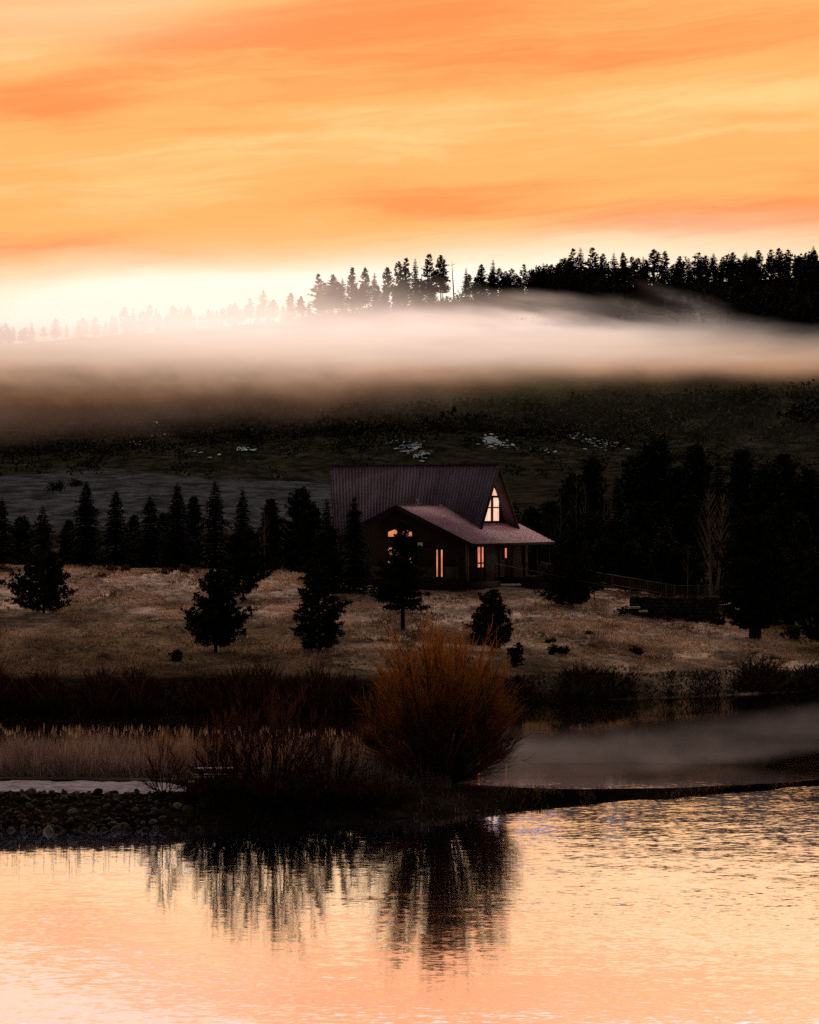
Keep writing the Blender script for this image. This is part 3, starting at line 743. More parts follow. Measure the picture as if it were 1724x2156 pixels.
def bank_brush():
    b = MB(); n = 26000
    xd = -160 + rng.random(n) * 2000
    D0 = np.interp(xd, KX, Df)
    sparse = np.clip((fbm(xd * .013, xd * 0, 41) - .34) * 2.6, .05, 1.1) * (.55 + .9 * vnoise(xd * .055, xd * 0 + 3, 43))
    D = D0 - .3 + rng.random(n) ** 1.3 * np.interp(xd, [-160, 700, 1080, 1840], [9, 8, 7, 5])
    hgt = np.interp(xd, [-160, 300, 640, 800, 1080, 1400, 1840], [1.55, 1.25, 1.2, 1.2, 1.25, .85, .85]) * (.18 + 1.25 * sparse) * (.25 + .95 * rng.random(n) ** 1.5) * np.interp(D - D0, [0, 6, 12], [1, .9, .35])
    Xw = (xd - 862) / F * D; z = ground(Xw, D) - .1
    base = np.stack([Xw, D, z], 1); tip = base + np.stack([rng.normal(0, .4, n) * hgt * np.interp(xd, [900, 1100], [1, 2.2]), rng.normal(0, .3, n), hgt], 1)
    red = np.interp(xd, [-160, 760, 1080, 1840], [1, 1, .25, .35])[:, None]
    g = (.35 + 1.2 * rng.random(n) ** 2)[:, None] * np.interp(hgt, [.3, 2.5], [.5, 1.2])[:, None]
    colr = g * (np.array([[1.0, .8, .75]]) * red + np.array([[.62, 1.1, .9]]) * (1 - red))
    ph = rng.random(n) * 3.14; sd = np.stack([np.cos(ph), np.sin(ph), 0 * ph], 1) * (.025 + .035 * rng.random(n))[:, None]
    b.blades(base, (base + tip) / 2 + rng.normal(0, .08, (n, 3)), tip, sd, colr)
    props(b.build('bank_brush', M_brush), 'dark brush crowding the far bank of the channel', 'brush', None, 'stuff')
bank_brush()

def in_house(Xw, D): return (np.abs(Xw - 4) < 12) & (D > 294.5)
def meadow_grass():
    b = MB(); n = 30000
    D = 236 + rng.random(n) * 76; xd = -130 + rng.random(n) * 1990
    ok = D > np.interp(xd, KX, Df) + 8
    Xw = (xd - 862) / F * D; ok &= ~in_house(Xw, D)
    dens = fbm(Xw * .35, D * .16, 51); ok &= rng.random(n) < sstep(.30, .62, dens) + .12
    Xw, D, xd, dens = Xw[ok], D[ok], xd[ok], dens[ok]; n = len(D)
    K = 5
    z = ground(Xw, D) - .03
    base = np.repeat(np.stack([Xw, D, z], 1), K, 0) + np.stack([rng.normal(0, .12, n * K), rng.normal(0, .08, n * K), 0 * np.zeros(n * K)], 1)
    hg = (.08 + .20 * rng.random(n * K)) * np.repeat(.6 + dens, K)
    tip = base + np.stack([rng.normal(0, .1, n * K), rng.normal(0, .1, n * K) - .05, hg], 1)
    ph = rng.random(n * K) * 3.14; sd = np.stack([np.cos(ph), .3 * np.sin(ph), 0 * ph], 1) * (.03 + .03 * rng.random(n * K))[:, None]
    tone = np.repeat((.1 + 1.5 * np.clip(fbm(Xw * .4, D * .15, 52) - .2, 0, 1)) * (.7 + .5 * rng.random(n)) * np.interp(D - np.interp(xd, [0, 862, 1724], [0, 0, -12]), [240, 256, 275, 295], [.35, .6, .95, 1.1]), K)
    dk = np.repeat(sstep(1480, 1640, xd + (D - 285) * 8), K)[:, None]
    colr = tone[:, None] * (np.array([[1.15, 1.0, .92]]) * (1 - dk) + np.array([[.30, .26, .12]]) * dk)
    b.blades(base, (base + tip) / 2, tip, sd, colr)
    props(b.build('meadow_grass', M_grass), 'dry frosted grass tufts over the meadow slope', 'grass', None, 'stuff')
meadow_grass()
def shore_grass():
    b = MB(); n = 9000
    xd = 380 + rng.random(n) * 1420; a0 = np.interp(xd, KX, Dn); a1 = np.interp(xd, KX, Db)
    t = rng.random(n); D = a0 - .2 + (a1 - a0 + .4) * t
    cl = fbm(xd * .03, D * .3, 57); ok = cl > .38 + .2 * (xd > 1150); xd, D, cl = xd[ok], D[ok], cl[ok]; n = len(D)
    Xw = (xd - 862) / F * D; z = ground(Xw, D) - .05
    hg = (.08 + .35 * rng.random(n) ** 2) * (.3 + cl) * np.interp(xd, [380, 1100, 1800], [1.3, .8, .4])
    base = np.stack([Xw, D, z], 1); tip = base + np.stack([rng.normal(0, .12, n), rng.normal(0, .1, n), hg], 1)
    ph = rng.random(n) * 3.14
    g = np.repeat((.08 + .20 * rng.random(n))[:, None], 3, 1) * np.array([1, .85, .6])
    b.blades(base, (base + tip) / 2, tip, np.stack([np.cos(ph), .3 * np.sin(ph), 0 * ph], 1) * .016, g)
    props(b.build('shore_grass', M_grass), 'short dark grass on the low bank and spit beside the willow', 'grass', None, 'stuff')
shore_grass()

def hill_scrub():
    b = MB(); r = np.random.default_rng(61); cnt = 0
    while cnt < 3000:
        xd = -150 + r.random() * 2050; D = math.exp(math.log(585) + r.random() * (math.log(1230) - math.log(585)))
        Xw = (xd - 862) / F * D; z = gz(Xw, D); yd = ydof(z, D)
        den = .12 + .9 * sstep(970, 900, yd) + .5 * (fbm(Xw / 30, D / 40, 62) - .45)
        if xd < 260: den += .8 * sstep(1010, 960, yd + (xd - 100) * .1)
        if D < 625 and xd > 240 and xd < 700: den *= .35
        if r.random() > den: continue
        s = (1.0 + 1.6 * r.random()) * (1.35 if yd < 930 else .8)
        leaf_clump(b, np.array([Xw, D, z + s * .5]), s * 1.25, s, s * .85, 60, r, .5 + .9 * r.random(), s * .27); cnt += 1
    props(b.build('hill_scrub', M_scrub), 'dark scrub covering the hillside under the mist', 'scrub', None, 'stuff')
hill_scrub()

# single shrubs one can tell apart
def shrub(name, xd, D, h, w, label, seed, group=None, mat=None, n=240, tone=1.0):
    r = np.random.default_rng(seed); loc = on_ground(xd, D, .1); b = MB()
    for k in range(5):
        c = np.array([(r.random() - .5) * w * .6, (r.random() - .5) * w * .4, h * (.30 + .3 * r.random())])
        leaf_clump(b, c, w * .32, w * .3, h * .38, n // 5, r, tone, .16 * h + .05)
    o = b.build(name, mat or M_scrub, None, loc); return props(o, label, 'shrub', group)
shrub('shrub', 118, 520, 2.0, 3.0, 'lone dark shrub in the pale meadow beyond the spruces', 601)
shrub('shrub', 158, 535, 1.4, 2.4, 'lower shrub next to the lone dark shrub in the pale meadow', 602)
shrub('shrub', 1088, 246, 1.9, 1.4, 'upright dark shrub on the bank past the round willow', 603, tone=.6)
shrub('shrub', 1166, 255, .9, .9, 'round dark shrub on the slope above the channel bank', 604)
shrub('shrub', 1186, 252, .8, .7, 'smaller dark shrub just below the round dark shrub', 605)
shrub('shrub', 1336, 256, .9, 1.2, 'reddish shrub low on the meadow above the bank', 606, mat=M_bush, tone=.6)
shrub('shrub', 1665, 282, 1.3, 1.3, 'dark shrub in the grass beyond the thick trunked pine', 607)
shrub('shrub', 372, 245, 1.1, 1.1, 'dark shrub on the lower meadow above the bank brush', 608)
shrub('shrub', 1160, 262, .5, .8, 'tiny shrub higher on the slope above the round dark shrub', 609)
shrub('shrub', 1240, 268, .4, 1.0, 'flat tuft shrub in the middle of the pale slope', 610)
for i, (x, D) in enumerate([(212, 297), (236, 303), (264, 302), (333, 303), (352, 300), (386, 302), (410, 304), (12, 300), (60, 299), (640, 301)]):
    shrub('shrub', x, D, .55 + .25 * (i % 3), .9 + .4 * (i % 2), 'small rounded shrub on the crest at the foot of the spruce row', 620 + i, 'small shrubs along the crest', M_bush, 160, .9)

for i, (x, D, h, w_) in enumerate([(1316, 286, .9, 1.5), (1372, 285.3, .7, 1.3), (1408, 284.8, .5, 1.0), (1462, 284.6, .8, 1.6), (1512, 284.6, 1.0, 1.6)]):
    shrub('shrub', x, D, h, w_, 'dark shrub growing against the foot of the low stone wall', 640 + i, 'shrubs along the foot of the stone wall', None, 200, .7)
# snow left on the hillside
def snow_patch(xd, yd, wpx, hpx, seed, n):
    r = np.random.default_rng(seed); b = MB()
    Ds = np.linspace(560, 1250, 500)
    for k in range(n):
        x = xd + r.normal() * wpx * .6; y = yd + r.normal() * hpx * .6 + (x - xd) * .12
        Xs = (x - 862) / F * Ds; ys = ydof(ground(Xs, Ds), Ds)
        D = Ds[np.argmin(np.abs(ys - y))]
        c = np.array([(x - 862) / F * D, D, 0]); m = 7; ph = np.arange(m) * 6.283 / m
        rad = (.14 + .5 * r.random() ** 3) * (.5 + .9 * r.random(m))
        vx = c[0] + np.cos(ph) * rad * 1.2; vy = c[1] + np.sin(ph) * rad * 2.6
        vz = ground(vx, vy) + .25
        b.add(np.stack([vx, vy, vz], 1), [list(range(m))])
    props(b.build('snow', M_snow), None, None, None, 'structure')
for i, a in enumerate([(862, 943, 34, 14, 60), (1032, 922, 22, 22, 60), (1062, 936, 30, 8, 26), (1275, 940, 34, 14, 46), (1230, 924, 34, 10, 30), (335, 902, 18, 14, 26), (510, 946, 26, 6, 18), (885, 958, 10, 12, 18),
                       (1120, 880, 12, 6, 10), (740, 880, 34, 10, 14), (430, 958, 50, 5, 14), (285, 935, 14, 6, 8), (1150, 950, 30, 6, 12)]):
    snow_patch(*a[:4], 700 + i, a[4])

# ------------------------------------------------------------------ riprap
def rock_mesh(seed, col):
    import bmesh
    r = np.random.default_rng(seed); bm = bmesh.new(); bmesh.ops.create_icosphere(bm, subdivisions=2, radius=1.0)
    pl = [(unit(r.normal(size=3)), .42 + .32 * r.random()) for _ in range(14)]
    V = np.array([v.co[:] for v in bm.verts])
    for d, k in pl:
        t = V @ d; V = V - np.where(t > k, t - k, 0)[:, None] * d
    V += r.normal(0, .025, V.shape)
    fs = np.array([[v.index for v in f.verts] for f in bm.faces]); bm.free()
    b = MB(); b.add(V, fs, col); return b.mesh('rock', M_rock)
rocks = [rock_mesh(800 + i, np.array(c) * t) for i, (c, t) in enumerate([((1, 1, 1), 1.1), ((1, .95, .85), .6), ((1.05, .95, .9), .32), ((.9, 1, .8), .9), ((1.1, 1, .9), 1.3), ((1, .95, .85), .5)])]
def put_rock(xd, D, s, k, label, group=None, dz=0.0, me=None):
    x = (xd - 862) / F * D
    o = link('rock', me or rocks[k], None, (x, D, max(gz(x, D), -.05) + s * .25 + dz))
    o.scale = (s * (.9 + .5 * rng.random()), s * (.8 + .4 * rng.random()), s * (.6 + .3 * rng.random())); o.rotation_euler = tuple(rng.normal(0, .35, 2)) + (rng.random() * 6.28,)
    return props(o, label, 'rock', group)
cnt = 0
for rw, D in enumerate(np.linspace(141.7, 146.4, 10)):
    xd = -30 + rng.random() * 12
    while xd < 440:
        s = .09 + .17 * rng.random() ** 2
        if not (xd > 300 and rng.random() < (xd - 300) / 160):
            put_rock(xd, D + rng.normal() * .15 + max(0, xd - 300) * .004, s, int(rng.integers(6)), 'rough brown rock in the riprap bank along the water', 'rocks of the riprap bank'); cnt += 1
        xd += s * 2 * 55 * (.75 + .35 * rng.random())
pale = rock_mesh(890, (2.3, 2.4, 2.1))
put_rock(101, 141.0, .28, 0, 'pale wet rock standing alone in the water before the riprap', None, .0, pale)
put_rock(377, 144.6, .26, 0, 'pale rock near the top of the riprap where it meets the bushes', None, .1, pale)
put_rock(150, 143.6, .27, 0, 'greyish pale rock in the middle of the riprap bank', None, .12, pale)
put_rock(935 + 132 * .0 - 60 + 0, 147.6, .13, 1, 'dull rock at the foot of the round willow', None)
put_rock(1003, 149.6, .15, 4, 'tan rock on the shore beside the round willow', None)
put_rock(1050, 150.4, .12, 4, 'flat tan rock at the water past the round willow', None)

# ------------------------------------------------------------------ bench and picnic table
o = empty('bench', on_ground(410, 147.6, 0), 'small flat topped bench at the end of the frosted track', 'bench')
b = MB(); b.box((-.27, -.16, .36), (.25, .16, .42)); b.build('seat', M_greyboard, o)
b = MB(); b.box((.02, -.06, -.15), (.14, .06, .36)); b.build('leg', M_darkwood, o)
o = empty('picnic_table', on_ground(452, 150.2, 0), 'frosted picnic table half hidden behind the dark bushes', 'table', rz=R(4))
b = MB()
for q in range(4): b.box((-.78, -.36 + q * .185, .72), (.78, -.36 + q * .185 + .165, .765))
b.build('table_top', M_greyboard, o)
for sg in (-1, 1):
    b = MB(); b.box((-.78, sg * .68 - .13, .42), (.78, sg * .68 + .13, .46)); b.build('seat', M_greyboard, o)
    b = MB(); b.bar((sg * .55, -.72, -.1), (sg * .55, -.2, .72), .05, .1); b.bar((sg * .55 + .06, .72, -.1), (sg * .55 + .06, .2, .72), .05, .1); b.bar((sg * .55 - .06, -.8, .40), (sg * .55 - .06, .8, .40), .05, .08)
    b.build('leg', M_darkwood, o)

# ------------------------------------------------------------------ the house
TH = R(23); OX, OY = 3.56, 307.7
house = empty('house', (OX, OY, 0), 'dark timber house with steep purple metal roof and glowing windows', 'house', None, rz=-TH)
# local frame: x along the steep ridge (towards the lit gable), y away from the lake
ZR, SA = 15.60, 1.20            # steep ridge height and slope
ZW, SW = 12.38, .470            # low wing ridge height and slope
ZF = 6.55                       # floor
def seam_slope(b, ridge0, ridge1, eave1, eave0, th, step, sw, sh, nrm):
    """one roof plane (4 corners) with a thickness and raised seams running down it"""
    c = [np.array(q, float) for q in (ridge0, ridge1, eave1, eave0)]; nrm = np.array(nrm, float); nrm /= np.linalg.norm(nrm)
    b.prism(c, -nrm * th)
    L = np.linalg.norm(c[1] - c[0]); n = int(L / step)
    ax = (c[1] - c[0]) / L
    for k in range(n + 1):
        t = (k + .15) / (n + .3)
        p = c[0] + (c[1] - c[0]) * t; q = c[3] + (c[2] - c[3]) * t
        s = ax * sw
        b.add([p - s, p + s, q + s, q - s, p + nrm * sh - s * .4, p + nrm * sh + s * .4, q + nrm * sh + s * .4, q + nrm * sh - s * .4],
              [(4, 5, 6, 7), (0, 4, 7, 3), (5, 1, 2, 6), (3, 7, 6, 2), (0, 1, 5, 4)])
b = MB(); w1, w2 = 4.5, 5.15
# near slope (towards the lake), the ridge runs out further than the eave at the far end
seam_slope(b, (-11.05, 0, ZR), (4.05, 0, ZR), (4.2, -w1, ZR - SA * w1), (-8.35, -w2, ZR - SA * w2), .16, .30, .05, .085, (0, -SA, 1))
seam_slope(b, (4.05, .0, ZR - .004), (-11.05, .0, ZR - .004), (-8.35, w2, ZR - SA * w2), (4.2, w1, ZR - SA * w1), .16, .36, .045, .05, (0, SA, 1))
mroof = b.build('main_roof', M_aroof, house)
b = MB(); b.bar((-11.12, 0, ZR + .07), (4.12, 0, ZR + .07), .30, .10); b.build('ridge_cap', M_darkwood, mroof)
b = MB()
for sg in (-1, 1): b.bar((4.12, sg * .02, ZR - .16), (4.27, sg * w1, ZR - .16 - SA * w1), .07, .34)
b.build('rake_board', M_wood if False else M_darkwood, mroof)
b = MB()
for sg in (-1, 1): b.bar((-11.12, sg * .02, ZR - .15), (-8.42, sg * w2, ZR - .15 - SA * w2), .07, .30)
b.build('rake_board', M_darkwood, mroof)
for i, x in enumerate((-10.1, -2.9, 3.6)):
    b = MB(); b.tube([(x, 0, ZR + .1), (x, 0, ZR + .62)], [.022, .012], 5); b.tube([(x, 0, ZR + .1), (x, 0, ZR + .16)], [.07, .05], 6); b.build('lightning_rod', M_wood, mroof)
# steep gable wall with its tall window
UG = 3.25
def zrow(d): return ZR - .2 - SA * d
b = MB(); b.prism([(UG, -4.1, zrow(4.1)), (UG, 4.1, zrow(4.1)), (UG, 0, zrow(0))], (-.2, 0, 0)); gwall = b.build('gable_wall', M_siding, house)
b = MB(); b.prism([(-8.2, -4.3, 6), (-8.2, 4.3, 6), (-8.2, 4.3, zrow(4.3)), (-8.2, 0, zrow(0)), (-8.2, -4.3, zrow(4.3))], (-.2, 0, 0)); b.build('gable_wall', M_siding, house)
b = MB(); b.box((-8.19, -4.5, 5.6), (-5.6, 4.5, 10.1)); b.build('side_wall', M_siding, house)
# tall window: mullion, three rows, pointed head
zb_, zt_, zs1, zs2 = 11.06, 14.2, 12.16, 13.06
yl, yr, ym = -1.35, 2.2, .45
pane_rows = []
def wy(z):           # half-open width under the pointed head
    return np.interp(z, [zb_, zs2, 13.62, zt_], [1, 1, .55, .12])
win = empty('window', (0, 0, 0), None, None); win.parent = gwall
b = MB()
zz = [zb_, zs2, 13.62, zt_]
outer = [(UG + .05, yl - .1, zb_ - .1), (UG + .05, yr + .1, zb_ - .1)] + [(UG + .05, ym + (yr + .1 - ym) * wy(z), z) for z in zz[1:]] + [(UG + .05, ym - (ym - yl + .1) * wy(z), z) for z in zz[:0:-1]]
pn = [(UG + .03, yl, zb_), (UG + .03, yr, zb_)] + [(UG + .03, ym + (yr - ym) * wy(z), z) for z in zz[1:]] + [(UG + .03, ym - (ym - yl) * wy(z), z) for z in zz[:0:-1]]
g = MB(); g.prism(pn, (-.02, 0, 0)); g.build('pane', M_lit, win)
for i in range(len(outer)):
    p, q = np.array(outer[i]), np.array(outer[(i + 1) % len(outer)])
    b.bar(p, q, .1, .1)
b.bar((UG + .07, ym, zb_), (UG + .07, ym, zs2 + .1), .26, .12)
b.bar((UG + .065, yl, zs1), (UG + .065, yr, zs1), .09, .11); b.bar((UG + .065, yl, zs2), (UG + .065, yr, zs2), .09, .18)
b.build('frame', M_black, win)
b = MB(); b.box((UG + .01, yl - .35, 10.62), (UG + .34, yr + .1, 10.76)); b.build('sill', M_wood, win)
# low wing: two roof planes crossing under the steep roof
VF, VB, UW = -11.75, 6.6, 6.55
b = MB()
seam_slope(b, (0, VF, ZW), (0, VB, ZW), (UW, VB, ZW - SW * UW), (UW, VF, ZW - SW * UW), .14, .42, .02, .025, (SW, 0, 1))
seam_slope(b, (0, VB, ZW - .004), (0, VF, ZW - .004), (-5.95, VF, ZW - SW * 5.95), (-5.95, VB, ZW - SW * 5.95), .14, .42, .02, .025, (-SW, 0, 1))
wroof = b.build('low_roof', M_wroof, house)
b = MB(); b.bar((0, VF, ZW + .05), (0, -2.9, ZW + .05), .22, .05); b.build('ridge_cap', M_aroof, wroof)
b = MB()
b.bar((0, VF - .05, ZW - .15), (UW, VF - .05, ZW - .15 - SW * UW), .06, .30); b.bar((0, VF - .05, ZW - .15), (-5.95, VF - .05, ZW - .15 - SW * 5.95), .06, .30)
b.bar((UW + .04, VF, ZW - SW * UW - .12), (UW + .04, VB, ZW - SW * UW - .12), .06, .22)
b.build('fascia', M_darkwood, wroof)
b = MB(); b.tube([(-.1, -7.1, ZW), (-.1, -7.1, ZW + .42)], .07, 8); b.tube([(-.1, -7.1, ZW + .34), (-.1, -7.1, ZW + .46)], .12, 8); b.build('vent_pipe', M_greyboard, wroof)
# valley flashing where the two roofs meet
v0 = np.array((0.0, -(ZR - ZW) / SA, ZW)); v1 = np.array((4.2, -(ZR - (ZW - SW * 4.2)) / SA, ZW - SW * 4.2))
b = MB(); b.bar(v0 + (0, -.08, .05), v1 + (0, -.08, .05), .14, .05); b.build('valley_flashing', M_wroof, wroof)
# wing walls
WY = VF + .55
def wz(u): return ZW - .18 - SW * abs(u)
b = MB(); b.prism([(-5.4, WY, 5.6), (5.7, WY, 5.6), (5.7, WY, wz(5.7)), (0, WY, wz(0)), (-5.4, WY, wz(5.4))], (0, .2, 0)); fwall = b.build('front_wall', M_board, house)
b = MB(); b.box((5.5, WY + .21, 5.6), (5.7, -2.6, wz(5.7))); b.box((4.2, -2.59, 5.6), (4.4, 6.0, wz(4.2) - .3)); b.box((4.41, -2.8, 5.6), (5.49, -2.6, wz(5.6))); rwall = b.build('side_wall', M_board, house)
b = MB(); b.box((-5.4, WY + .21, 5.6), (-5.2, 6.0, wz(5.4))); b.box((-5.19, 5.8, 5.6), (4.19, 6.0, wz(5.4))); b.build('rear_wall', M_board, house)
b = MB()
SB0, SB1 = (916 - 862) / F * 296.5, (936 - 862) / F * 296.5
SB0, SB1 = (SB0 - OX - WY * math.sin(TH)) / math.cos(TH), (SB1 - OX - WY * math.sin(TH)) / math.cos(TH)
b.box((-2.9, WY - .14, 6.25), (SB0, WY - .005, 7.45)); b.box((SB1, WY - .14, 6.25), (5.2, WY - .005, 7.45)); b.build('stone_base', M_stone, house)
b = MB(); b.box((-5.6, WY - .6, 5.2), (6.2, WY - .15, 6.22)); b.box((5.71, WY - .6, 5.2), (6.3, -2.0, 6.22)); b.build('foundation', M_darkwood, house)
b = MB(); b.box((5.72, WY - .02, 6.2), (5.95, WY + .2, wz(5.8) - .05)); b.build('corner_post', M_wood, house)
def win_front(u0, u1, z0, z1, mat, bars, label=None, arch=0.0):
    w = empty('window', (0, 0, 0), label, None); w.parent = fwall
    if label is None and 'label' in w: del w['label']
    y = WY - .02; um = (u0 + u1) / 2
    if arch: poly = [(u0, y, z0), (u1, y, z0), (u1, y, z1 - arch), (um + (u1 - um) * .5, y, z1 - arch * .25), (um, y, z1), (um - (u1 - um) * .5, y, z1 - arch * .25), (u0, y, z1 - arch)]
    else: poly = [(u0, y, z0), (u1, y, z0), (u1, y, z1), (u0, y, z1)]
    g = MB(); g.prism(poly, (0, .015, 0)); g.build('pane', mat, w)
    b = MB()
    for i in range(len(poly)):
        p, q = np.array(poly[i]), np.array(poly[(i + 1) % len(poly)]); b.bar(p + (0, -.03, 0), q + (0, -.03, 0), .07, .09)
    for t in bars: b.bar((u0 + (u1 - u0) * t, y - .035, z0), (u0 + (u1 - u0) * t, y - .035, z1 - arch * .4), .12, .05)
    b.build('frame', M_darkwood, w); return w
cs = math.cos(TH); sn = math.sin(TH)
def u_front(px, D=298.5):            # picture column on the front wall -> local x
    Xw = (px - 862) / F * D; return (Xw - OX - WY * sn * 1.0) / cs if False else (Xw - OX - WY * sn) / cs
def z_at(py, D): return zof(py, D)
win_front(u_front(816.6), u_front(868.6), z_at(1131, 298), z_at(1112, 298), M_litwarm, (.5,), None, .28)
win_front(u_front(816.6), u_front(868.6), z_at(1186, 298), z_at(1152, 298), M_litwarm, (.22, .5, .78))
dr = empty('door', (0, 0, 0), None, None); dr.parent = fwall
du0, du1 = u_front(916.5, 296.5), u_front(935, 296.5)
b = MB(); b.box((du0 + .1, WY - .05, ZF), (du1 - .1, WY - .03, 8.86)); b.build('pane', M_litwarm, dr)
b = MB()
for x0, x1 in ((du0, du0 + .11), ((du0 + du1) / 2 - .13, (du0 + du1) / 2 + .13), (du1 - .11, du1)): b.box((x0, WY - .10, ZF - .1), (x1, WY - .055, 8.95))
b.box((du0 + .115, WY - .098, 8.8), (du1 - .115, WY - .057, 8.95)); b.box((du0 + .115, WY - .098, ZF - .1), (du1 - .115, WY - .057, ZF + .1)); b.build('frame', M_darkwood, dr)
lu = u_front(885.5, 297); b = MB(); b.box((lu - .18, WY - .16, z_at(1151, 297)), (lu + .18, WY - .01, z_at(1142, 297))); b.build('wall_lamp', M_lamp, fwall)
def win_side(px0, px1, z0, z1, mat, u=5.7, bars=(), low=False):
    def v_of(px):
        # solve for the local y on the side wall whose picture column is px
        lo, hi = WY, 6.0
        for _ in range(40):
            m = (lo + hi) / 2; Xw = OX + u * cs + m * sn; Yw = OY - u * sn + m * cs
            if 862 + Xw / Yw * F < px: lo = m
            else: hi = m
        return m
    y0, y1 = v_of(px0), v_of(px1); x = u + .02
    w = empty('window', (0, 0, 0), None, None); w.parent = rwall
    b = MB(); b.box((x - .01, y0, z0), (x + .005, y1, z1)); b.build('pane', mat, w)
    b = MB()
    for a, c in (((y0, z0), (y1, z0)), ((y1, z0), (y1, z1)), ((y1, z1), (y0, z1)), ((y0, z1), (y0, z0))): b.bar((x + .03, a[0], a[1]), (x + .03, c[0], c[1]), .08, .09)
    for t in bars: b.bar((x + .03, y0 + (y1 - y0) * t, z0), (x + .03, y0 + (y1 - y0) * t, z1), .2, .06)
    if low: b.bar((x + .03, y0, z0 + .38), (x + .03, y1, z0 + .38), .06, .12)
    b.build('frame', M_darkwood, w)
win_side(1003, 1017.5, z_at(1196, 297), z_at(1151, 297), M_litwarm, bars=(.5,), low=True)
win_side(1060.5, 1066.5, z_at(1177, 300), z_at(1154, 300), M_litwarm)
win_side(1100, 1118, z_at(1188, 304), z_at(1148, 304), M_dimglass, u=4.4)
win_side(1124, 1150, z_at(1188, 306), z_at(1148, 306), M_dimglass, u=4.4, bars=(.5,))
# porch posts and deck
for y in (-8.3, -5.2, -2.3, .5, 3.2, 6.1):
    b = MB(); b.box((6.15, y - .08, 6.2), (6.31, y + .08, ZW - SW * 6.2 - .2)); b.build('porch_post', M_darkwood, house)
b = MB(); b.box((5.72, -4.6, 6.25), (9.4, 6.4, 6.5)); b.box((5.75, -4.5, 5.0), (9.2, 6.3, 6.2)); deck = b.build('deck', M_darkwood, house)
def railing_local(parent, pts, name, step=.16, hgt=1.05, mat=M_darkwood, rail=M_wood):
    a = MB(); bb = MB()
    for p, q in zip(pts[:-1], pts[1:]):
        p, q = np.array(p, float), np.array(q, float); L = np.linalg.norm(q - p)
        a.bar(p + (0, 0, hgt), q + (0, 0, hgt), .12, .05); bb.bar(p + (0, 0, .12), q + (0, 0, .12), .05, .07); 
        for k in range(int(L / step) + 1):
            c = p + (q - p) * min(1, k * step / L); bb.bar(c + (0, 0, .1), c + (0, 0, hgt - .03), .035, .035)
        for k in range(int(L / 1.9) + 1):
            c = p + (q - p) * min(1, k * 1.9 / L); bb.bar(c + (0, 0, -.1), c + (0, 0, hgt + .08), .11, .11)
    r_ = a.build('handrail', rail, parent); bb.build('balusters', mat, parent)
    return r_
railing_local(deck, [(9.3, -4.5, 6.5), (9.3, 6.2, 6.5)], 'deck_rail')
# pale slab at the foot of the porch
def slab(px0, px1, py, D, label, thick=.12, dep=.9):
    p, q = P(px0, py, D), P(px1, py, D); b = MB()
    b.box((0, 0, -thick), (q[0] - p[0], dep, 0)); o = b.build('stone_slab', M_greyboard, None, tuple(p)); return props(o, label, 'slab')
slab(1055, 1097, 1230, 290, 'long pale slab in the grass below the porch')
slab(1326, 1348, 1277, 283, 'upper pale stone step below the railing wall', .15, .5)
slab(1346, 1364, 1285, 282, 'lowest pale stone step at the edge of the meadow', .15, .5)
slab(1300, 1316, 1268, 284, 'highest flat step beside the wide low pine', .12, .4)

# long railing that runs down from the porch, on its stone wall
ro = empty('railing', (0, 0, 0), 'long wooden railing descending from the porch to the tall bare aspen', 'railing')
pts = []
for (x, y, D) in [(1140, 1184, 297.5), (1252, 1204.6, 295), (1420, 1232.8, 289), (1512, 1232.8, 288)]:
    p = P(x, y, D); p[2] -= .88; pts.append(p)
ro.location = tuple(pts[1]); lp = [p - pts[1] for p in pts]
railing_local(ro, lp, 'rail', .17, .88, M_wood, M_wood)
ro2 = empty('handrail', tuple(P(1042, 1187, 289)), 'thin sloping handrail in front of the porch foundation', 'railing')
a0 = P(1042, 1187, 289)
b = MB(); q = [P(1042, 1187, 289) - a0, P(1160, 1210, 287) - a0, P(1312, 1241, 285) - a0]
b.bar(q[0], q[1], .07, .05); b.bar(q[1], q[2], .07, .05); b.build('rail', M_wood, ro2)
for t in (0, .5, 1, 1.6):
    c = q[0] + (q[1] - q[0]) * t if t <= 1 else q[1] + (q[2] - q[1]) * (t - 1)
    b = MB(); b.bar(c, c + (0, 0, -1.3), .08, .08); b.build('post', M_darkwood, ro2)
# retaining wall of dark stones under the railing
b = MB(); r = np.random.default_rng(77)
wl0, wl1, wl2 = P(1326, 1255, 288), P(1420, 1258, 287.4), P(1514, 1256, 286.6)
import bmesh
def blob(c, sx, sy, sz, seed):
    bm = bmesh.new(); bmesh.ops.create_icosphere(bm, subdivisions=1, radius=1.0); rr = np.random.default_rng(seed)
    V = np.array([v.co[:] for v in bm.verts]); V = np.sign(V) * np.abs(V) ** .75 * (1 + rr.normal(0, .07, V.shape)); V *= (sx, sy, sz)
    fs = np.array([[v.index for v in f.verts] for f in bm.faces]); bm.free(); b.add(V + c, fs, np.ones(3) * (.5 + .9 * rr.random()))
for (p, q) in ((wl0, wl1), (wl1, wl2)):
    L = np.linalg.norm(q - p); n = int(L / .42)
    for k in range(n):
        t = (k + .5) / n; c = p + (q - p) * t
        gzz = gz(c[0], c[1] - .3)
        zz = c[2] - .12; lv = 0
        while zz > gzz - .2:
            blob(np.array([c[0] + r.normal() * .06 + (lv % 2) * .2, c[1] - .1 * lv * .5 + r.normal() * .05, zz]), .26, .25, .17, int(r.integers(1e6))); zz -= .27; lv += 1
M_wallrock = simple('wall_stone', (.050, .042, .027), nscale=1.5, amt=.8, use_attr=True)
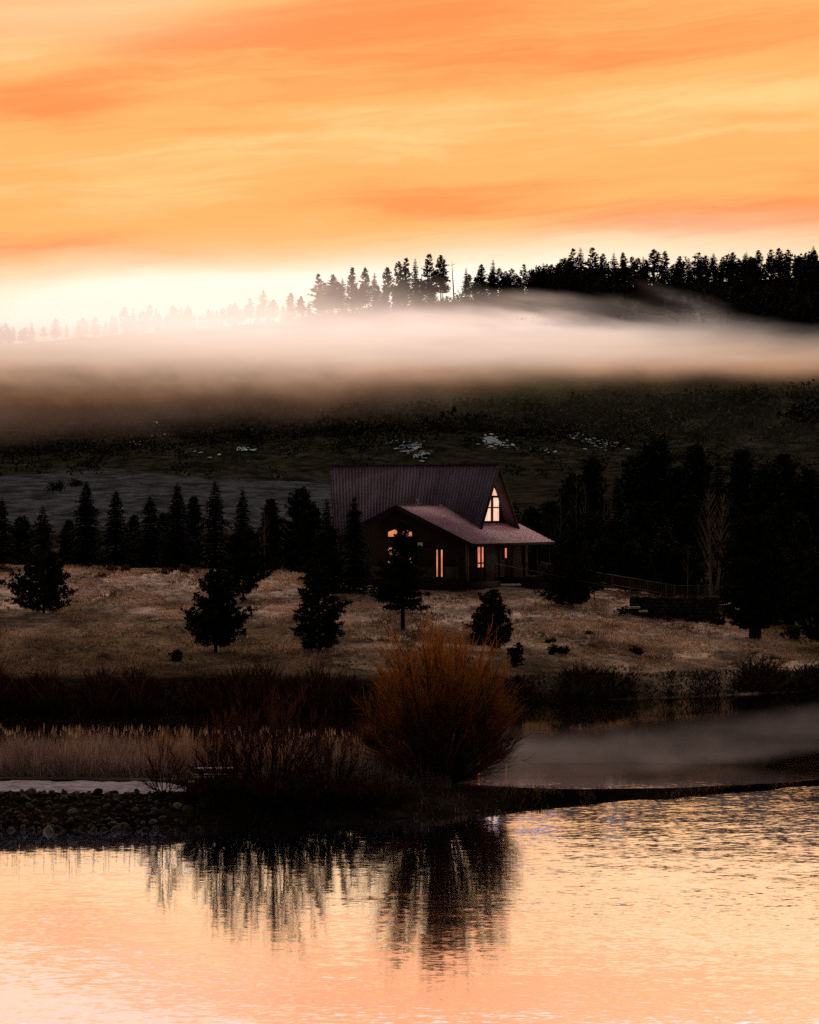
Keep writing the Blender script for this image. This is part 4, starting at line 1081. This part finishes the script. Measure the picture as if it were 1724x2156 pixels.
for (p, q) in ((wl0, wl1), (wl1, wl2)):
    b.prism([p + (0, .25, -.1), q + (0, .25, -.1), q + (0, .25, -2.2), p + (0, .25, -2.2)], (0, .3, 0), (.15, .15, .15))
props(b.build('stone_wall', M_wallrock), 'low dark stone retaining wall under the railing', 'wall')

# ------------------------------------------------------------------ mist
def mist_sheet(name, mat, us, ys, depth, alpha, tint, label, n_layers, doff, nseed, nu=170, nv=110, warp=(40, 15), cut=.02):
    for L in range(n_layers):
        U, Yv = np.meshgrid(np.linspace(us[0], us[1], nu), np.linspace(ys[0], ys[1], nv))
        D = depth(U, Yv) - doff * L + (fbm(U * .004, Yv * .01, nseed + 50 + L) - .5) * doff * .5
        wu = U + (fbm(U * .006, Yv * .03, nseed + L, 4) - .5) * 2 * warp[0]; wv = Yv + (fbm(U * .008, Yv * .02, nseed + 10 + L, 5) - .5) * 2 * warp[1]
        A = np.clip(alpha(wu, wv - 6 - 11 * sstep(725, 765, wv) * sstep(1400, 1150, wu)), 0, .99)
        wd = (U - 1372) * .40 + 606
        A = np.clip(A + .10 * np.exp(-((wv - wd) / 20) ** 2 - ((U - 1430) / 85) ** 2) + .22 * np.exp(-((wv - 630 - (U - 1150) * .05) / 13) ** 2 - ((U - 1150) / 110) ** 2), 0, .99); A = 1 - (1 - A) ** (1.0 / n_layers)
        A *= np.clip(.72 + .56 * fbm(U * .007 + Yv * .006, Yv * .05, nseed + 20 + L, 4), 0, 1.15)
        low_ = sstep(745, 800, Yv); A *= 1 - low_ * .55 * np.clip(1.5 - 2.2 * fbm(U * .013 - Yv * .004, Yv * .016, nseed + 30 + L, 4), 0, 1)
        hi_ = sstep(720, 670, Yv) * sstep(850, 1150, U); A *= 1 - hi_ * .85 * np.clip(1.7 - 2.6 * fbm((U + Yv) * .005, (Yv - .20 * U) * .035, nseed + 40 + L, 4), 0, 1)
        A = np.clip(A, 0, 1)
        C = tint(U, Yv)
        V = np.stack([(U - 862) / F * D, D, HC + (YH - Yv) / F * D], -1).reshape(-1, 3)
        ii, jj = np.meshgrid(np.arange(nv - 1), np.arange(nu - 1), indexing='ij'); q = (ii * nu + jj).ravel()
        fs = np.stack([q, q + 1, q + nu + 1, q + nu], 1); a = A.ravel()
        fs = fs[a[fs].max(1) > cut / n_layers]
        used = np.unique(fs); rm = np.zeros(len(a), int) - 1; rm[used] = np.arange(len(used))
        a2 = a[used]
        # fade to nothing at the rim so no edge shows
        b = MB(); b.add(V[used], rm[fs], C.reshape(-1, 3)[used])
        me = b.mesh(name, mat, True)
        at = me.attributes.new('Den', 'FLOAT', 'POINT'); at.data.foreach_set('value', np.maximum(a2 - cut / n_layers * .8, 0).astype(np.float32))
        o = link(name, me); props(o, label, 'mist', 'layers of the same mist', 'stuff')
AY = [(-200, [(600,0),(640,.35),(680,.7),(720,.9),(750,.75),(800,.5),(850,.4),(890,.22),(930,.04),(945,0)]),
      (0,   [(590,0),(640,.5),(680,.78),(720,.92),(750,.78),(800,.5),(850,.38),(890,.18),(925,.03),(940,0)]),
      (200, [(570,0),(610,.6),(640,.78),(680,.88),(720,.95),(750,.82),(800,.48),(840,.32),(880,.14),(910,.02),(930,0)]),
      (400, [(560,0),(600,.68),(640,.84),(680,.92),(720,.96),(755,.8),(800,.48),(840,.28),(870,.1),(900,.01),(920,0)]),
      (560, [(560,0),(595,.62),(640,.80),(680,.92),(720,.96),(755,.82),(800,.48),(840,.26),(870,.1),(900,.01),(920,0)]),
      (650, [(560,0),(590,.3),(620,.45),(660,.72),(690,.9),(720,.96),(755,.84),(790,.55),(830,.28),(865,.1),(890,.02),(910,0)]),
      (760, [(545,0),(580,.16),(620,.34),(645,.6),(670,.85),(700,.95),(745,.92),(785,.55),(825,.28),(860,.1),(885,.02),(900,0)]),
      (900, [(560,0),(605,.08),(632,.34),(652,.70),(680,.93),(720,.95),(760,.74),(795,.4),(835,.18),(865,.06),(890,0)]),
      (1100,[(595,0),(622,.10),(642,.42),(660,.76),(690,.93),(730,.90),(770,.58),(798,.26),(830,.12),(870,.05),(900,0)]),
      (1300,[(600,0),(625,.06),(652,.20),(675,.55),(690,.83),(730,.90),(768,.76),(788,.42),(806,.13),(850,.08),(905,.05),(930,0)]),
      (1420,[(610,0),(642,.10),(672,.32),(698,.66),(730,.84),(765,.76),(785,.42),(803,.12),(870,.09),(905,.06),(930,0)]),
      (1560,[(645,0),(674,.10),(702,.40),(728,.70),(750,.80),(775,.68),(796,.16),(830,.08),(880,.12),(925,.08),(955,0)]),
      (1724,[(668,0),(696,.10),(718,.40),(742,.72),(768,.76),(785,.46),(802,.14),(850,.10),(905,.13),(945,.06),(970,0)]),
      (1950,[(670,0),(700,.15),(740,.6),(765,.5),(790,.2),(850,.1),(900,.1),(960,0)])]
yg = np.linspace(530, 980, 226); AT = np.array([np.interp(yg, [p[0] for p in pr], [p[1] for p in pr]) for _, pr in AY]); ax_ = np.array([a for a, _ in AY], float)
def interp2(U, Yv):
    fi = np.clip(np.interp(U, ax_, np.arange(len(ax_))), 0, len(ax_) - 1.001); fj = np.clip((Yv - yg[0]) / (yg[1] - yg[0]), 0, len(yg) - 1.001)
    i = fi.astype(int); j = fj.astype(int); a = fi - i; c = fj - j; a = a * a * (3 - 2 * a)
    return (AT[i, j] * (1 - a) + AT[i + 1, j] * a) * (1 - c) + (AT[i, j + 1] * (1 - a) + AT[i + 1, j + 1] * a) * c
def mist_glow_tint(U, Yv):  # emitted colour: bright sunward top and dim underside of the fog painted in
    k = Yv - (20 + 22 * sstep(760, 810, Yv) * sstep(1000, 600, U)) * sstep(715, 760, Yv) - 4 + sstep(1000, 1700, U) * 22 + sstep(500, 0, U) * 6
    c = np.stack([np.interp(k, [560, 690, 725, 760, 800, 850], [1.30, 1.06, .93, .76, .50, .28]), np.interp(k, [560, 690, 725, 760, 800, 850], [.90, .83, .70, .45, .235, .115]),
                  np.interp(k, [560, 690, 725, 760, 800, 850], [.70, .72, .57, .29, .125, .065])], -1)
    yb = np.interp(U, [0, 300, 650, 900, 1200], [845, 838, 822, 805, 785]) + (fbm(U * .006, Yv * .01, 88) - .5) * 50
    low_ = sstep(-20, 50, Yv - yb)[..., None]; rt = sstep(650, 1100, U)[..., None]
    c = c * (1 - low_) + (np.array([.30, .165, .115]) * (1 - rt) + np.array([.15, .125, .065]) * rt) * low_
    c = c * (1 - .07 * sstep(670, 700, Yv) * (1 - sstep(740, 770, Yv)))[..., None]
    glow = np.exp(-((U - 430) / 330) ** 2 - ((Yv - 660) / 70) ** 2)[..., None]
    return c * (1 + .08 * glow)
mist_sheet('mist', M_mist, (-190, 1900), (540, 965), lambda U, Y: np.interp(Y, [540, 640, 700, 800, 900, 960], [1320, 1275, 1140, 940, 780, 690]), interp2, mist_glow_tint,
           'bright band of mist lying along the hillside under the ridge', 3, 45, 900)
# thin mist on the channel water, its brightness emitted from a flat tint
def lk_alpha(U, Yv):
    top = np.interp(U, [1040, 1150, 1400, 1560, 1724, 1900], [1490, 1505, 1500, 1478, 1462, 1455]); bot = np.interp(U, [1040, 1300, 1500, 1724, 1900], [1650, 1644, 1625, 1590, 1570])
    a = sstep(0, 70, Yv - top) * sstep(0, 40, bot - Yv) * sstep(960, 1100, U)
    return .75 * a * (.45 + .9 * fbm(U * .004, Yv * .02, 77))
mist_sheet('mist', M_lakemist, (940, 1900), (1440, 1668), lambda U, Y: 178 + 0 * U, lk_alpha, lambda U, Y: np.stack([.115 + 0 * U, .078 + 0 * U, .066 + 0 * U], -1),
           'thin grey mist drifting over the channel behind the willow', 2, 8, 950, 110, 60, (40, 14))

# ------------------------------------------------------------------ sky
w = bpy.data.worlds.new('World'); scene.world = w; w.use_nodes = True
w.node_tree.nodes.clear(); X.nt = w.node_tree
tc = X.nt.nodes.new('ShaderNodeTexCoord'); dx, dy, dz = xsep(X(tc.outputs['Generated']))
az = X.m('ARCTAN2', dx, dy)                    # bearing, 0 = across the lake to the hills
el = X.m('ARCSINE', dz)
a = az * (F / 1724.0) + .5                     # 0..1 over the width of the view
p = el * (F / 1060.0)                          # 0 at the horizon, 1 about 8 degrees up
q = p - a * .13
wv = xvec(a * .9, q * 4.2, 1.7)
warp = xnoise(xvec(a * 1.3, q * 3.0, .4), 1.6, 4, .55)
n1 = xnoise(xvec(a * .8 + warp * .5, q * 5.0 + warp * .9, .0), 1.35, 5, .58, .3)
n2 = xnoise(xvec(a * 1.8 + warp * .7, q * 15.0 + warp * 1.6, 3.0), 1.7, 6, .66, .5)
def gs(a0, p0, sa, sp, tilt=0.0):
    da = (a - a0) * (1 / sa); dp = (p + warp * .10 - .05 - p0 - (a - a0) * tilt) * (1 / sp)
    return X.m('POWER', 2.71828, (da * da + dp * dp) * -1.0)
def py(y): return (1060 - y) / 1060.0
tone = (n1 - .5) * 1.35 + (n2 - .5) * .9 + .54 + xs(.55, .95, p) * .12
# deep orange streaks
tone = tone + gs(.33, py(75), .30, .045, .16) * .36 + gs(.85, py(75), .45, .075, -.02) * .30 + gs(.03, py(225), .13, .05, .06) * .45 + gs(.95, py(462), .26, .035, .05) * .65
tone = tone + gs(.50, py(425), .22, .04, .02) * .30 + gs(.27, py(278), .10, .012, .10) * .35 + gs(.06, py(535), .16, .04, .05) * .30 + gs(.62, py(150), .3, .03, .08) * .15
# pale openings
tone = tone - gs(.02, py(140), .10, .04, .1) * .75 - gs(.08, py(30), .20, .05, .12) * .55 - gs(.55, py(240), .50, .06, .12) * .40 - gs(.98, py(190), .25, .06, .1) * .35 - gs(.15, py(400), .30, .05, .08) * .30
c = xmix(xs(.0, .48, tone), (1.02, .66, .26), (1.03, .50, .155))
c = xmix(xs(.48, 1.12, tone), c, (1.0, .315, .092))
c = xmix(gs(.07, py(20), .22, .10, .1) * .6, c, (1.0, .60, .34))
# the glow behind the ridge
glow = gs(.26, py(655), .31, .072, .04) * 1.5 + gs(.60, py(605), .40, .075, .10) * .85
glow2 = xs(.50, .35, p + a * -.10 + (n2 - .5) * .14)
c = xmix(X.m('MINIMUM', glow2 * .85, 1.0), c, (1.06, .78, .45))
c = xmix(X.m('MINIMUM', glow, 1.0), c, (1.25, 1.10, .92))
# above view: added bright rose band, whitens water and lights land, fading to dusk
c = xmix(xs(.99, 1.45, p + (n1 - .5) * .1), c, (1.60, 1.15, .98))
front = xs(-.25, .75, dy) * xs(8.5, 3.2, p)
sky = X.nt.nodes.new('ShaderNodeTexSky'); sky.sky_type = 'NISHITA'; sky.sun_disc = False
sky.sun_elevation = R(2.4); sky.sun_rotation = R(-3.2); sky.dust_density = 3.0
dusk = xcc('ADD', xmulc(X(sky.outputs[0]), .02), (.048, .045, .052))
c = xmix(front, dusk, c)
bg = X.nt.nodes.new('ShaderNodeBackground'); X.nt.links.new(c.k, bg.inputs[0]); bg.inputs[1].default_value = 1.0
ow = X.nt.nodes.new('ShaderNodeOutputWorld'); X.nt.links.new(bg.outputs[0], ow.inputs[0])

sun = bpy.data.lights.new('sun', 'SUN'); sun.energy = 2.0; sun.angle = R(.5); sun.color = (1.0, .72, .48)
so = bpy.data.objects.new('sun', sun); COL.objects.link(so); so.location = (-60, 900, 120)
d = Vector((math.sin(R(-3.2)) * math.cos(R(2.4)), math.cos(R(-3.2)) * math.cos(R(2.4)), math.sin(R(2.4))))
so.rotation_euler = d.to_track_quat('Z', 'Y').to_euler()

# ------------------------------------------------------------------ camera
cam = bpy.data.cameras.new('camera'); cam.sensor_fit = 'HORIZONTAL'; cam.sensor_width = 36.0; cam.lens = 36.0 * F / 1724.0
cam.clip_start = 1.0; cam.clip_end = 6000; cam.shift_y = -18.0 / 1724.0
co = bpy.data.objects.new('camera', cam); COL.objects.link(co); co.location = (0, 0, HC); co.rotation_euler = (R(90), 0, 0)
scene.camera = co

scene.view_settings.view_transform = 'Standard'; scene.view_settings.look = 'None'; scene.view_settings.exposure = 0; scene.view_settings.gamma = 1
scene.render.engine = 'CYCLES'
scene.cycles.use_denoising = False
scene.cycles.max_bounces = 5; scene.cycles.diffuse_bounces = 2; scene.cycles.glossy_bounces = 3; scene.cycles.transparent_max_bounces = 16
scene.cycles.sample_clamp_indirect = 4
